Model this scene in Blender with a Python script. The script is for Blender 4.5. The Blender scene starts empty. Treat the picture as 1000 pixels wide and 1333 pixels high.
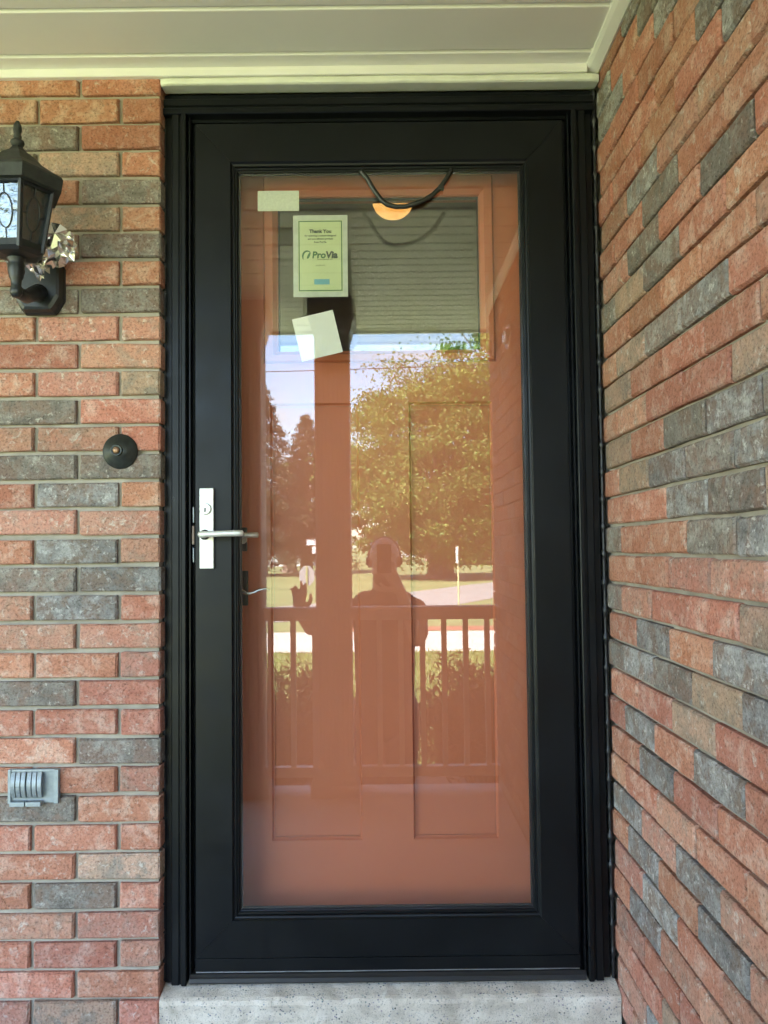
import bpy, bmesh, math, random
import numpy as np
from mathutils import Vector, Matrix, noise as mnoise
R = math.radians
PI = math.pi
random.seed(7)
S = bpy.context.scene
COL = S.collection

# ------------------------------------------------------------------ camera
CAM = Vector((0.002, -1.9673, 1.0064))
cd = bpy.data.cameras.new('camera'); cam = bpy.data.objects.new('camera', cd); COL.objects.link(cam)
cd.sensor_fit = 'VERTICAL'; cd.sensor_height = 36.0; cd.lens = 1049.7/1333*36.0
cd.clip_start = 0.02; cd.clip_end = 3000
Rm = Matrix(((0.99994, 0.00056, 0.01116), (-8e-05, 0.99905, -0.04364), (-0.01117, 0.04363, 0.99899)))
M = Matrix.Identity(4)
for i in range(3):
    M[i][0] = Rm[i][0]; M[i][1] = Rm[i][2]; M[i][2] = -Rm[i][1]; M[i][3] = CAM[i]
cam.matrix_world = M
S.camera = cam

# ------------------------------------------------------------------ light
SUN_EL = R(54); SUN_DIR = Vector((-0.62, 0.52, 0)).normalized()      # towards the sun, from behind the house
sunv = Vector((SUN_DIR.x*math.cos(SUN_EL), SUN_DIR.y*math.cos(SUN_EL), math.sin(SUN_EL)))
W = bpy.data.worlds.new('World'); S.world = W; W.use_nodes = True
nt = W.node_tree; nt.nodes.clear()
def N(nt, t, **k):
    n = nt.nodes.new(t)
    for a, v in k.items(): setattr(n, a, v)
    return n
sky = N(nt, 'ShaderNodeTexSky', sky_type='NISHITA', sun_disc=False)
sky.sun_elevation = SUN_EL; sky.sun_rotation = math.atan2(SUN_DIR.x, SUN_DIR.y)
sky.air_density = 1.0; sky.dust_density = 0.6; sky.ozone_density = 1.6
bg1 = N(nt, 'ShaderNodeBackground'); bg1.inputs[1].default_value = 0.115
bg2 = N(nt, 'ShaderNodeBackground'); bg2.inputs[0].default_value = (0.90, 0.95, 1.0, 1); bg2.inputs[1].default_value = 0.42
tc = N(nt, 'ShaderNodeTexCoord'); mp = N(nt, 'ShaderNodeMapping'); mp.inputs['Scale'].default_value = (1.0, 1.0, 3.2)
mp.inputs['Location'].default_value = (3.1, 1.7, 0.4)
nz = N(nt, 'ShaderNodeTexNoise'); nz.inputs['Scale'].default_value = 3.6; nz.inputs['Detail'].default_value = 7; nz.inputs['Roughness'].default_value = 0.58
rp = N(nt, 'ShaderNodeValToRGB'); rp.color_ramp.elements[0].position = 0.50; rp.color_ramp.elements[1].position = 0.70
rp.color_ramp.elements[1].color = (0.92, 0.92, 0.92, 1)
mx = N(nt, 'ShaderNodeMixShader'); out = N(nt, 'ShaderNodeOutputWorld')
L = nt.links.new
L(tc.outputs['Generated'], mp.inputs[0]); L(mp.outputs[0], nz.inputs['Vector']); L(nz.outputs['Fac'], rp.inputs[0])
L(sky.outputs[0], bg1.inputs[0]); L(rp.outputs[0], mx.inputs[0]); L(bg1.outputs[0], mx.inputs[1]); L(bg2.outputs[0], mx.inputs[2]); L(mx.outputs[0], out.inputs[0])
sd = bpy.data.lights.new('sun', 'SUN'); sd.energy = 5.0; sd.angle = R(0.5); sd.color = (1.0, 0.95, 0.87)
so = bpy.data.objects.new('sun', sd); COL.objects.link(so); so.rotation_euler = sunv.to_track_quat('Z', 'Y').to_euler()
S.view_settings.view_transform = 'Standard'; S.view_settings.look = 'None'; S.view_settings.gamma = 1.0
S.view_settings.use_curve_mapping = False; S.view_settings.exposure = 4.05
S.render.engine = 'CYCLES'
S.cycles.max_bounces = 8; S.cycles.diffuse_bounces = 4; S.cycles.glossy_bounces = 4; S.cycles.transparent_max_bounces = 16
S.cycles.sample_clamp_indirect = 12
S.cycles.use_denoising = True
S.cycles.caustics_reflective = False; S.cycles.caustics_refractive = False

# ------------------------------------------------------------------ materials
def mat(name):
    m = bpy.data.materials.new(name); m.use_nodes = True; t = m.node_tree; t.nodes.clear()
    o = N(t, 'ShaderNodeOutputMaterial'); return m, t, o
def ramp(t, stops):
    r = N(t, 'ShaderNodeValToRGB'); e = r.color_ramp.elements
    e[0].position = stops[0][0]; e[0].color = (*stops[0][1], 1); e[1].position = stops[-1][0]; e[1].color = (*stops[-1][1], 1)
    for p, c in stops[1:-1]:
        x = e.new(p); x.color = (*c, 1)
    return r
def noise_node(t, vec, scale, detail=4, rough=0.55, dist=0.0):
    n = N(t, 'ShaderNodeTexNoise'); n.inputs['Scale'].default_value = scale; n.inputs['Detail'].default_value = detail
    n.inputs['Roughness'].default_value = rough; n.inputs['Distortion'].default_value = dist
    if vec is not None: t.links.new(vec, n.inputs['Vector'])
    return n
def simple(name, col, rough=0.5, metal=0.0, var=0.12, nscale=20, bump=0.0, bscale=80, stops=None, spec=0.5, coat=0.0, rv=0.08):
    """principled surface whose colour wanders a little between two tones, with fine relief"""
    m, t, o = mat(name); b = N(t, 'ShaderNodeBsdfPrincipled'); L = t.links.new
    c = N(t, 'ShaderNodeTexCoord').outputs['Object']
    n = noise_node(t, c, nscale)
    if stops is None:
        stops = [(0.3, tuple(max(0, x*(1-var)) for x in col)), (0.7, tuple(min(1, x*(1+var)) for x in col))]
    r = ramp(t, stops); L(n.outputs['Fac'], r.inputs[0]); L(r.outputs[0], b.inputs['Base Color'])
    n2 = noise_node(t, c, nscale*2.3, 3)
    mr = N(t, 'ShaderNodeMapRange'); mr.inputs[3].default_value = max(0.02, rough-rv); mr.inputs[4].default_value = min(1, rough+rv)
    L(n2.outputs['Fac'], mr.inputs[0]); L(mr.outputs[0], b.inputs['Roughness'])
    b.inputs['Metallic'].default_value = metal; b.inputs['Specular IOR Level'].default_value = spec
    b.inputs['Coat Weight'].default_value = coat
    if bump:
        n3 = noise_node(t, c, bscale, 5, 0.6); bm_ = N(t, 'ShaderNodeBump'); bm_.inputs['Strength'].default_value = bump; bm_.inputs['Distance'].default_value = 0.002
        L(n3.outputs['Fac'], bm_.inputs['Height']); L(bm_.outputs[0], b.inputs['Normal'])
    L(b.outputs[0], o.inputs[0]); return m

def brick_mat(name, base, alt, patch, patch_amt, speck, pale=(0.50, 0.40, 0.33), sscale=62):
    """fired clay: two broad tones, a third tone in patches, pits and pale scuffs; each brick its own offset"""
    m, t, o = mat(name); L = t.links.new; b = N(t, 'ShaderNodeBsdfPrincipled')
    tc = N(t, 'ShaderNodeTexCoord'); oi = N(t, 'ShaderNodeObjectInfo')
    mu = N(t, 'ShaderNodeMath', operation='MULTIPLY'); mu.inputs[1].default_value = 57.0; L(oi.outputs['Random'], mu.inputs[0])
    va = N(t, 'ShaderNodeVectorMath', operation='ADD'); L(tc.outputs['Object'], va.inputs[0]); L(mu.outputs[0], va.inputs[1])
    v = va.outputs[0]
    n1 = noise_node(t, v, 11, 4, 0.65, 0.8); r1 = ramp(t, [(0.34, base), (0.66, alt)]); L(n1.outputs['Fac'], r1.inputs[0])
    n2 = noise_node(t, v, 22, 6, 0.68, 0.4)
    r2 = ramp(t, [(patch_amt-0.05, (0, 0, 0)), (patch_amt+0.09, (1, 1, 1))]); L(n2.outputs['Fac'], r2.inputs[0])
    m1 = N(t, 'ShaderNodeMix', data_type='RGBA'); L(r2.outputs[0], m1.inputs[0]); L(r1.outputs[0], m1.inputs[6]); m1.inputs[7].default_value = (*patch, 1)
    # pale mineral scuffs
    n3 = noise_node(t, v, sscale, 6, 0.72, 0.5); r3 = ramp(t, [(speck, (0, 0, 0)), (speck+0.1, (0.8, 0.8, 0.8))]); L(n3.outputs['Fac'], r3.inputs[0])
    m2 = N(t, 'ShaderNodeMix', data_type='RGBA'); L(r3.outputs[0], m2.inputs[0]); L(m1.outputs[2], m2.inputs[6]); m2.inputs[7].default_value = (*pale, 1)
    # dark pits
    n4 = noise_node(t, v, 170, 5, 0.75); r4 = ramp(t, [(0.33, (0.42, 0.39, 0.37)), (0.47, (0.93, 0.93, 0.93)), (0.62, (1.1, 1.1, 1.1))]); L(n4.outputs['Fac'], r4.inputs[0])
    m3 = N(t, 'ShaderNodeMix', data_type='RGBA', blend_type='MULTIPLY'); m3.inputs[0].default_value = 1; L(m2.outputs[2], m3.inputs[6]); L(r4.outputs[0], m3.inputs[7])
    # brick to brick brightness
    hs = N(t, 'ShaderNodeHueSaturation'); mr = N(t, 'ShaderNodeMapRange'); mr.inputs[3].default_value = 0.82; mr.inputs[4].default_value = 1.16
    L(oi.outputs['Random'], mr.inputs[0]); L(mr.outputs[0], hs.inputs['Value']); L(m3.outputs[2], hs.inputs['Color'])
    mh = N(t, 'ShaderNodeMath', operation='FRACT'); L(mu.outputs[0], mh.inputs[0]); mr2 = N(t, 'ShaderNodeMapRange'); mr2.inputs[3].default_value = 0.494; mr2.inputs[4].default_value = 0.508
    L(mh.outputs[0], mr2.inputs[0]); L(mr2.outputs[0], hs.inputs['Hue'])
    L(hs.outputs[0], b.inputs['Base Color']); b.inputs['Roughness'].default_value = 0.88; b.inputs['Specular IOR Level'].default_value = 0.25
    ad = N(t, 'ShaderNodeMath', operation='MULTIPLY_ADD'); ad.inputs[1].default_value = 0.5; L(n4.outputs['Fac'], ad.inputs[0]); L(n3.outputs['Fac'], ad.inputs[2])
    ad2 = N(t, 'ShaderNodeMath', operation='MULTIPLY_ADD'); ad2.inputs[1].default_value = 0.9; L(n2.outputs['Fac'], ad2.inputs[0]); L(ad.outputs[0], ad2.inputs[2])
    bp = N(t, 'ShaderNodeBump'); bp.inputs['Strength'].default_value = 0.95; bp.inputs['Distance'].default_value = 0.006
    L(ad2.outputs[0], bp.inputs['Height']); L(bp.outputs[0], b.inputs['Normal']); L(b.outputs[0], o.inputs[0]); return m
BRICK = {
 'R': brick_mat('brick_red', (0.43, 0.170, 0.108), (0.50, 0.235, 0.165), (0.56, 0.34, 0.26), 0.54, 0.575, (0.58, 0.46, 0.39), 50),
 'S': brick_mat('brick_salmon', (0.46, 0.205, 0.145), (0.50, 0.275, 0.205), (0.38, 0.235, 0.18), 0.53, 0.55, (0.60, 0.50, 0.43), 48),
 'G': brick_mat('brick_grey', (0.165, 0.140, 0.120), (0.36, 0.325, 0.285), (0.25, 0.175, 0.14), 0.50, 0.565, (0.56, 0.52, 0.46), 70),
 'B': brick_mat('brick_bluegrey', (0.19, 0.178, 0.170), (0.44, 0.42, 0.405), (0.24, 0.18, 0.15), 0.50, 0.55, (0.60, 0.57, 0.54), 60),
 'M': brick_mat('brick_tan', (0.42, 0.285, 0.205), (0.26, 0.22, 0.18), (0.48, 0.31, 0.225), 0.49, 0.56, (0.56, 0.50, 0.43), 60),
}
m_mortar = simple('mortar', (0.35, 0.31, 0.25), 0.95, var=0.22, nscale=14, bump=0.9, bscale=220)
m_black = simple('black_painted_aluminium', (0.0042, 0.0052, 0.0062), 0.36, var=0.35, nscale=5, rv=0.2, bump=0.10, bscale=40, spec=0.22)
m_vinyl = simple('black_weather_seal', (0.012, 0.012, 0.013), 0.5, bump=0.1)
m_caulk = simple('black_sealant', (0.010, 0.010, 0.011), 0.42, bump=0.6, bscale=45)
m_silver = simple('silver_metal_strip', (0.62, 0.62, 0.60), 0.35, metal=0.9)
m_nickel = simple('satin_nickel', (0.66, 0.655, 0.62), 0.42, metal=0.55, var=0.05)
m_keyway = simple('dark_keyway', (0.02, 0.02, 0.02), 0.5)
m_white_pvc = simple('white_vinyl', (0.81, 0.785, 0.765), 0.38, var=0.03, nscale=3, bump=0.12, bscale=18)
m_white_wood = simple('white_painted_wood', (0.72, 0.73, 0.64), 0.5, var=0.07, nscale=16, bump=0.5, bscale=60)
m_concrete = simple('concrete', None, 0.92, stops=[(0.26, (0.22, 0.20, 0.18)), (0.36, (0.46, 0.45, 0.42)), (0.55, (0.55, 0.54, 0.50)), (0.72, (0.66, 0.65, 0.61))], nscale=95, bump=1.0, bscale=240)
m_porch = simple('porch_concrete', None, 0.85, stops=[(0.3, (0.38, 0.37, 0.35)), (0.7, (0.48, 0.47, 0.44))], nscale=4, bump=0.4, bscale=120)
m_orange = simple('terracotta_door_paint', (0.50, 0.138, 0.062), 0.5, var=0.03, nscale=4, bump=0.05, bscale=60)
m_column = simple('taupe_painted_column', (0.50, 0.46, 0.43), 0.5, var=0.05)
m_rail = simple('taupe_painted_railing', (0.50, 0.46, 0.43), 0.45, var=0.05)
m_lantern = simple('black_cast_lantern', (0.008, 0.010, 0.011), 0.4, var=0.3, nscale=40, bump=0.15, bscale=160)
m_oldblack = simple('dusty_black_metal', (0.022, 0.024, 0.021), 0.65, var=0.5, nscale=50, bump=0.3, bscale=160)
m_lead = simple('lead_came', (0.05, 0.05, 0.05), 0.4, metal=0.6)
m_foil = simple('aluminium_foil', (0.80, 0.78, 0.75), 0.24, metal=1.0, var=0.04)
m_bronze = simple('oil_rubbed_bronze', (0.030, 0.034, 0.030), 0.42, metal=0.5, var=0.35, nscale=60)
m_copper = simple('worn_copper', (0.26, 0.15, 0.085), 0.4, metal=0.5, var=0.3, nscale=200)
m_galv = simple('grey_zinc', (0.27, 0.30, 0.31), 0.5, metal=0.35, var=0.14, nscale=60, bump=0.25)
m_paper = simple('white_paper', (0.78, 0.79, 0.75), 0.7, var=0.03)
m_label = simple('pale_adhesive_label', (0.62, 0.65, 0.55), 0.7, var=0.10, nscale=160)
m_sleeve = simple('frosted_border', (0.50, 0.54, 0.47), 0.45, var=0.10, nscale=60)
m_certpaper = simple('cream_green_paper', (0.55, 0.62, 0.36), 0.7, var=0.03)
m_greenink = simple('dark_green_ink', (0.045, 0.15, 0.06), 0.7)
m_darkink = simple('charcoal_ink', (0.04, 0.06, 0.05), 0.7)
m_greyink = simple('grey_green_ink', (0.20, 0.26, 0.15), 0.7)
m_blueink = simple('blue_ink', (0.14, 0.38, 0.48), 0.7)
m_cable = simple('black_cable', (0.012, 0.014, 0.012), 0.35)
m_plaster = simple('interior_plaster', (0.22, 0.20, 0.15), 0.9, bump=0.2)
m_woodfloor = simple('interior_floor', (0.12, 0.07, 0.04), 0.5)
m_lawn = simple('lawn', None, 0.95, stops=[(0.3, (0.100, 0.125, 0.042)), (0.5, (0.145, 0.17, 0.062)), (0.7, (0.19, 0.21, 0.08))], nscale=0.9, bump=1.0, bscale=30)
m_blade = simple('grass_blades', None, 0.7, stops=[(0.3, (0.08, 0.14, 0.02)), (0.7, (0.19, 0.24, 0.05))], nscale=3)
m_walk = simple('pale_concrete_walk', (0.40, 0.375, 0.335), 0.9, var=0.08, nscale=1.5, bump=0.4)
m_asphalt = simple('worn_asphalt', (0.23, 0.22, 0.21), 0.92, var=0.12, nscale=1.2, bump=0.6, bscale=90)
m_mulch = simple('red_mulch', (0.26, 0.10, 0.06), 0.95, var=0.5, nscale=12, bump=1.0, bscale=30)
m_soil = simple('bark_soil', (0.07, 0.045, 0.03), 0.95, var=0.4, nscale=14, bump=1.0, bscale=30)
m_bark = simple('bark', None, 0.95, stops=[(0.35, (0.08, 0.06, 0.045)), (0.65, (0.20, 0.155, 0.12))], nscale=5, bump=1.0, bscale=14)
m_siding = simple('white_house_siding', (0.68, 0.68, 0.66), 0.6)
m_shingle = simple('grey_shingles', (0.13, 0.12, 0.115), 0.9, var=0.3, nscale=5)
m_signgrey = simple('bare_sign_back', (0.36, 0.36, 0.35), 0.45, metal=0.2)
m_signwhite = simple('white_sign_face', (0.75, 0.70, 0.70), 0.5)
m_signink = simple('sign_ink', (0.10, 0.03, 0.09), 0.5)
m_post = simple('sign_post', (0.30, 0.34, 0.12), 0.6)
m_paleplast = simple('pale_plastic_post', (0.60, 0.55, 0.30), 0.5)
m_pole = simple('weathered_pole', (0.12, 0.09, 0.07), 0.9, var=0.3)
m_skin = simple('skin', (0.46, 0.26, 0.18), 0.55, var=0.08, nscale=14)
m_beard = simple('beard', (0.05, 0.035, 0.025), 0.9, bump=1.0)
m_shirt = simple('dark_cotton', (0.020, 0.020, 0.026), 0.9, bump=0.4)
m_jeans = simple('dark_denim', (0.03, 0.035, 0.055), 0.9, bump=0.4)
m_shoe = simple('brown_boots', (0.06, 0.035, 0.02), 0.6)
m_phone = simple('black_phone', (0.012, 0.012, 0.014), 0.2)
m_dark = simple('window_dark', (0.02, 0.025, 0.03), 0.1)
m_plastic = simple('black_plastic', (0.015, 0.015, 0.016), 0.35)
m_gloss = simple('silver_plastic', (0.75, 0.75, 0.73), 0.2, metal=0.8)

def leaf_mat(name, c1, c2, c3, trans=0.35, scale=1.3):
    m, t, o = mat(name); L = t.links.new
    g = N(t, 'ShaderNodeNewGeometry'); n = noise_node(t, g.outputs['Position'], scale, 4, 0.7)
    r = ramp(t, [(0.32, c1), (0.5, c2), (0.68, c3)]); L(n.outputs['Fac'], r.inputs[0])
    d = N(t, 'ShaderNodeBsdfPrincipled'); d.inputs['Roughness'].default_value = 0.6; d.inputs['Specular IOR Level'].default_value = 0.3
    tr = N(t, 'ShaderNodeBsdfTranslucent'); mx = N(t, 'ShaderNodeMixShader'); mx.inputs[0].default_value = trans
    L(r.outputs[0], d.inputs['Base Color']); L(r.outputs[0], tr.inputs[0]); L(d.outputs[0], mx.inputs[1]); L(tr.outputs[0], mx.inputs[2]); L(mx.outputs[0], o.inputs[0])
    return m
m_maple = leaf_mat('maple_leaves', (0.055, 0.10, 0.02), (0.13, 0.21, 0.04), (0.27, 0.34, 0.08))
m_conifer = leaf_mat('conifer_needles', (0.025, 0.040, 0.022), (0.045, 0.06, 0.03), (0.075, 0.085, 0.04), 0.1)
m_hedge = leaf_mat('hedge_leaves', (0.07, 0.11, 0.02), (0.12, 0.17, 0.03), (0.19, 0.23, 0.05))
m_bush = leaf_mat('shrub_leaves', (0.028, 0.034, 0.012), (0.05, 0.045, 0.02), (0.09, 0.095, 0.03), 0.2, 5)

def glass_mat(name, refl, tint, rough=0.0):
    m, t, o = mat(name); L = t.links.new
    tr = N(t, 'ShaderNodeBsdfTransparent'); tr.inputs[0].default_value = (*tint, 1)
    gl = N(t, 'ShaderNodeBsdfGlossy'); gl.inputs['Roughness'].default_value = rough; gl.inputs[0].default_value = (1, 1, 1, 1)
    lw = N(t, 'ShaderNodeLayerWeight'); lw.inputs[0].default_value = 0.5
    p = N(t, 'ShaderNodeMath', operation='POWER'); p.inputs[1].default_value = 5; L(lw.outputs['Facing'], p.inputs[0])
    ma = N(t, 'ShaderNodeMath', operation='MULTIPLY_ADD'); ma.inputs[1].default_value = 1-refl; ma.inputs[2].default_value = refl; L(p.outputs[0], ma.inputs[0])
    mx = N(t, 'ShaderNodeMixShader'); L(ma.outputs[0], mx.inputs[0]); L(tr.outputs[0], mx.inputs[1]); L(gl.outputs[0], mx.inputs[2]); L(mx.outputs[0], o.inputs[0])
    return m
m_glass = glass_mat('storm_glass', 0.056, (0.97, 0.975, 0.965))
m_glass2 = glass_mat('door_window_glass', 0.065, (0.9, 0.92, 0.88))
m_glass3 = glass_mat('house_window_glass', 0.1, (0.8, 0.85, 0.85))
def lantern_glass():
    m, t, o = mat('seeded_lantern_glass'); L = t.links.new
    tr = N(t, 'ShaderNodeBsdfTransparent'); tr.inputs[0].default_value = (0.75, 0.78, 0.76, 1)
    gl = N(t, 'ShaderNodeBsdfGlossy'); gl.inputs['Roughness'].default_value = 0.10; gl.inputs[0].default_value = (0.42, 0.46, 0.50, 1)
    c = N(t, 'ShaderNodeTexCoord').outputs['Object']; n = noise_node(t, c, 45, 3); bp = N(t, 'ShaderNodeBump'); bp.inputs['Strength'].default_value = 0.5; bp.inputs['Distance'].default_value = 0.004
    L(n.outputs['Fac'], bp.inputs['Height']); L(bp.outputs[0], gl.inputs['Normal'])
    df = N(t, 'ShaderNodeBsdfTranslucent'); df.inputs[0].default_value = (0.45, 0.48, 0.5, 1)
    mx = N(t, 'ShaderNodeMixShader'); mx.inputs[0].default_value = 0.22; mx2 = N(t, 'ShaderNodeMixShader'); mx2.inputs[0].default_value = 0.3
    L(tr.outputs[0], mx2.inputs[1]); L(df.outputs[0], mx2.inputs[2]); L(mx2.outputs[0], mx.inputs[1]); L(gl.outputs[0], mx.inputs[2]); L(mx.outputs[0], o.inputs[0]); return m
m_lglass = lantern_glass()
def lamp_mat():
    m, t, o = mat('lit_lamp_glass'); L = t.links.new
    e = N(t, 'ShaderNodeEmission'); c = N(t, 'ShaderNodeTexCoord').outputs['Object']; n = noise_node(t, c, 12, 4)
    r = ramp(t, [(0.3, (1.0, 0.36, 0.07)), (0.7, (1.0, 0.62, 0.20))]); L(n.outputs['Fac'], r.inputs[0]); L(r.outputs[0], e.inputs[0]); e.inputs[1].default_value = 0.095
    L(e.outputs[0], o.inputs[0]); return m
m_lamp = lamp_mat()

def aggregate():
    m, t, o = mat('weathered_concrete'); L = t.links.new; b = N(t, 'ShaderNodeBsdfPrincipled'); c = N(t, 'ShaderNodeTexCoord').outputs['Object']
    n = noise_node(t, c, 13, 6, 0.7, 0.5); r_ = ramp(t, [(0.3, (0.45, 0.39, 0.31)), (0.5, (0.68, 0.60, 0.50)), (0.7, (0.82, 0.75, 0.65))]); L(n.outputs['Fac'], r_.inputs[0])
    vo = N(t, 'ShaderNodeTexVoronoi'); vo.inputs['Scale'].default_value = 130; L(c, vo.inputs['Vector'])
    n2 = noise_node(t, c, 22, 4, 0.6); cmpn = N(t, 'ShaderNodeMath', operation='MULTIPLY'); r2 = ramp(t, [(0.22, (1, 1, 1)), (0.32, (0, 0, 0))]); L(vo.outputs['Distance'], r2.inputs[0])
    r3 = ramp(t, [(0.46, (0, 0, 0)), (0.56, (1, 1, 1))]); L(n2.outputs['Fac'], r3.inputs[0]); L(r2.outputs[0], cmpn.inputs[0]); L(r3.outputs[0], cmpn.inputs[1])
    hs = N(t, 'ShaderNodeHueSaturation'); hs.inputs['Saturation'].default_value = 0.22; hs.inputs['Value'].default_value = 0.36; L(vo.outputs['Color'], hs.inputs['Color'])
    mx = N(t, 'ShaderNodeMix', data_type='RGBA'); L(cmpn.outputs[0], mx.inputs[0]); L(r_.outputs[0], mx.inputs[6]); L(hs.outputs[0], mx.inputs[7])
    n3 = noise_node(t, c, 260, 4, 0.7); r4 = ramp(t, [(0.32, (0.45, 0.45, 0.45)), (0.45, (1, 1, 1))]); L(n3.outputs['Fac'], r4.inputs[0])
    m2 = N(t, 'ShaderNodeMix', data_type='RGBA', blend_type='MULTIPLY'); m2.inputs[0].default_value = 1; L(mx.outputs[2], m2.inputs[6]); L(r4.outputs[0], m2.inputs[7]); L(m2.outputs[2], b.inputs['Base Color'])
    ad = N(t, 'ShaderNodeMath', operation='ADD'); L(n.outputs['Fac'], ad.inputs[0]); L(n3.outputs['Fac'], ad.inputs[1]); bp = N(t, 'ShaderNodeBump'); bp.inputs['Strength'].default_value = 0.9; bp.inputs['Distance'].default_value = 0.004
    L(ad.outputs[0], bp.inputs['Height']); L(bp.outputs[0], b.inputs['Normal']); b.inputs['Roughness'].default_value = 0.9; L(b.outputs[0], o.inputs[0]); return m
m_concrete = aggregate()

# ------------------------------------------------------------------ object helpers
OFF = {}
def thing(name, label, cat, loc=(0, 0, 0), group=None):
    o = bpy.data.objects.new(name, None); COL.objects.link(o); o.location = loc; o.empty_display_size = 0.1
    o['label'] = label; o['category'] = cat
    if group: o['group'] = group
    OFF[o] = Vector(loc); return o
def tag(o, label, cat, group=None):
    o['label'] = label; o['category'] = cat
    if group: o['group'] = group
    return o
def obj(name, bm, m, parent=None, smooth=False, kind=None, loc=None):
    """bm in world coordinates; origin moved to parent's origin (or to loc for top-level things)"""
    me = bpy.data.meshes.new(name)
    if isinstance(bm, bmesh.types.BMesh):
        bmesh.ops.recalc_face_normals(bm, faces=bm.faces); bm.to_mesh(me); bm.free()
    else:
        me.from_pydata(bm[0], [], bm[1])
    o = bpy.data.objects.new(name, me); COL.objects.link(o)
    off = Vector((0, 0, 0))
    if parent is not None:
        o.parent = parent; off = OFF[parent]
    elif loc is not None:
        off = Vector(loc); o.location = off
    if off.length: me.transform(Matrix.Translation(-off))
    OFF[o] = off
    if m: me.materials.append(m)
    if smooth: me.polygons.foreach_set('use_smooth', [True]*len(me.polygons))
    if kind: o['kind'] = kind
    return o
def B(): return bmesh.new()
def box(bm, x0, x1, y0, y1, z0, z1, bev=0.0):
    r = bmesh.ops.create_cube(bm, size=1.0, matrix=Matrix.Translation(((x0+x1)/2, (y0+y1)/2, (z0+z1)/2)) @ Matrix.Diagonal((abs(x1-x0), abs(y1-y0), abs(z1-z0), 1)))
    if bev:
        es = list({e for v in r['verts'] for e in v.link_edges})
        bmesh.ops.bevel(bm, geom=es, offset=bev, segments=2, affect='EDGES', profile=0.6)
    return bm
def ring_loft(bm, rings, cap=True, closed=True):
    vs = [[bm.verts.new(p) for p in r] for r in rings]; n = len(rings[0])
    for a, b in zip(vs, vs[1:]):
        for i in range(n if closed else n-1):
            j = (i+1) % n; bm.faces.new((a[i], a[j], b[j], b[i]))
    if cap:
        bm.faces.new(vs[0][::-1]); bm.faces.new(vs[-1])
    return bm
def tube(bm, pts, rad, n=10, cap=True):
    pts = [Vector(p) for p in pts]; rad = rad if isinstance(rad, (list, tuple)) else [rad]*len(pts)
    rings = []; up = Vector((0.13, 0.21, 0.97)).normalized()
    for i, p in enumerate(pts):
        d = (pts[min(i+1, len(pts)-1)]-pts[max(i-1, 0)]).normalized()
        if abs(d.dot(up)) > 0.95: up2 = Vector((1, 0, 0))
        else: up2 = up
        a = d.cross(up2).normalized(); b = d.cross(a).normalized()
        rings.append([p+(a*math.cos(t)+b*math.sin(t))*rad[i] for t in (2*PI*k/n for k in range(n))])
    return ring_loft(bm, rings, cap)
def lathe(bm, prof, c=(0, 0, 0), axis='z', n=28):
    """prof: list of (r, h)"""
    rings = []
    for r, h in prof:
        ring = []
        for k in range(n):
            a = 2*PI*k/n
            if axis == 'z': ring.append((c[0]+r*math.cos(a), c[1]+r*math.sin(a), c[2]+h))
            else: ring.append((c[0]+r*math.cos(a), c[1]+h, c[2]+r*math.sin(a)))   # axis y
        rings.append(ring)
    return ring_loft(bm, rings)
def prism_profile_x(bm, prof, x0, x1):
    """prof: closed list of (y,z) extruded along x"""
    return ring_loft(bm, [[(x0, y, z) for y, z in prof], [(x1, y, z) for y, z in prof]])
def prism_profile_z(bm, prof, z0, z1):
    return ring_loft(bm, [[(x, y, z0) for x, y in prof], [(x, y, z1) for x, y in prof]])
def plane_xy(name, x0, x1, y0, y1, z, m, n=1):
    bm = B(); box(bm, x0, x1, y0, y1, z-0.05, z); return obj(name, bm, m, kind='structure')
def text(name, s, size, m, parent, loc, bold=0.0, align='CENTER', mirror=False, shear=0.0, depth=0.0003, rotz=0):
    cu = bpy.data.curves.new(name, 'FONT'); cu.body = s; cu.size = size; cu.align_x = align; cu.offset = bold; cu.extrude = depth; cu.shear = shear; cu.resolution_u = 3
    tmp = bpy.data.objects.new('tmp', cu); COL.objects.link(tmp)
    dg = bpy.context.evaluated_depsgraph_get(); dg.update()
    me = bpy.data.meshes.new_from_object(tmp.evaluated_get(dg)); bpy.data.objects.remove(tmp)
    me.transform(Matrix.Translation(Vector(loc)) @ Matrix.Rotation(rotz, 4, 'Z') @ Matrix.Rotation(PI/2, 4, 'X'))
    off = OFF[parent]; me.transform(Matrix.Translation(-off)); me.materials.clear(); me.materials.append(m)
    o = bpy.data.objects.new(name, me); COL.objects.link(o); o.parent = parent; OFF[o] = off; return o

# ------------------------------------------------------------------ the setting
GZ = -0.62; FZ = -0.15; CZ = 2.185
def strip(name, line, half, z, m):
    bm = B(); l = []; r = []
    for i, p in enumerate(line):
        a = Vector(line[max(i-1, 0)]); b = Vector(line[min(i+1, len(line)-1)]); d = (b-a).normalized(); n = Vector((-d.y, d.x))
        l.append(bm.verts.new((p[0]+n.x*half, p[1]+n.y*half, z))); r.append(bm.verts.new((p[0]-n.x*half, p[1]-n.y*half, z)))
    for i in range(len(line)-1): bm.faces.new((l[i], r[i], r[i+1], l[i+1]))
    bmesh.ops.subdivide_edges(bm, edges=bm.edges[:], cuts=1)
    return obj(name, bm, m, kind='structure')
bm = B(); bmesh.ops.create_grid(bm, x_segments=60, y_segments=60, size=900, matrix=Matrix.Translation((0, -400, GZ)))
obj('lawn', bm, m_lawn, kind='structure')
strip('sidewalk', [(-40, -12.1), (-10, -12.2), (0, -12.1), (12, -12.0), (40, -12.1)], 1.5, GZ+0.004, m_walk)
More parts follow.
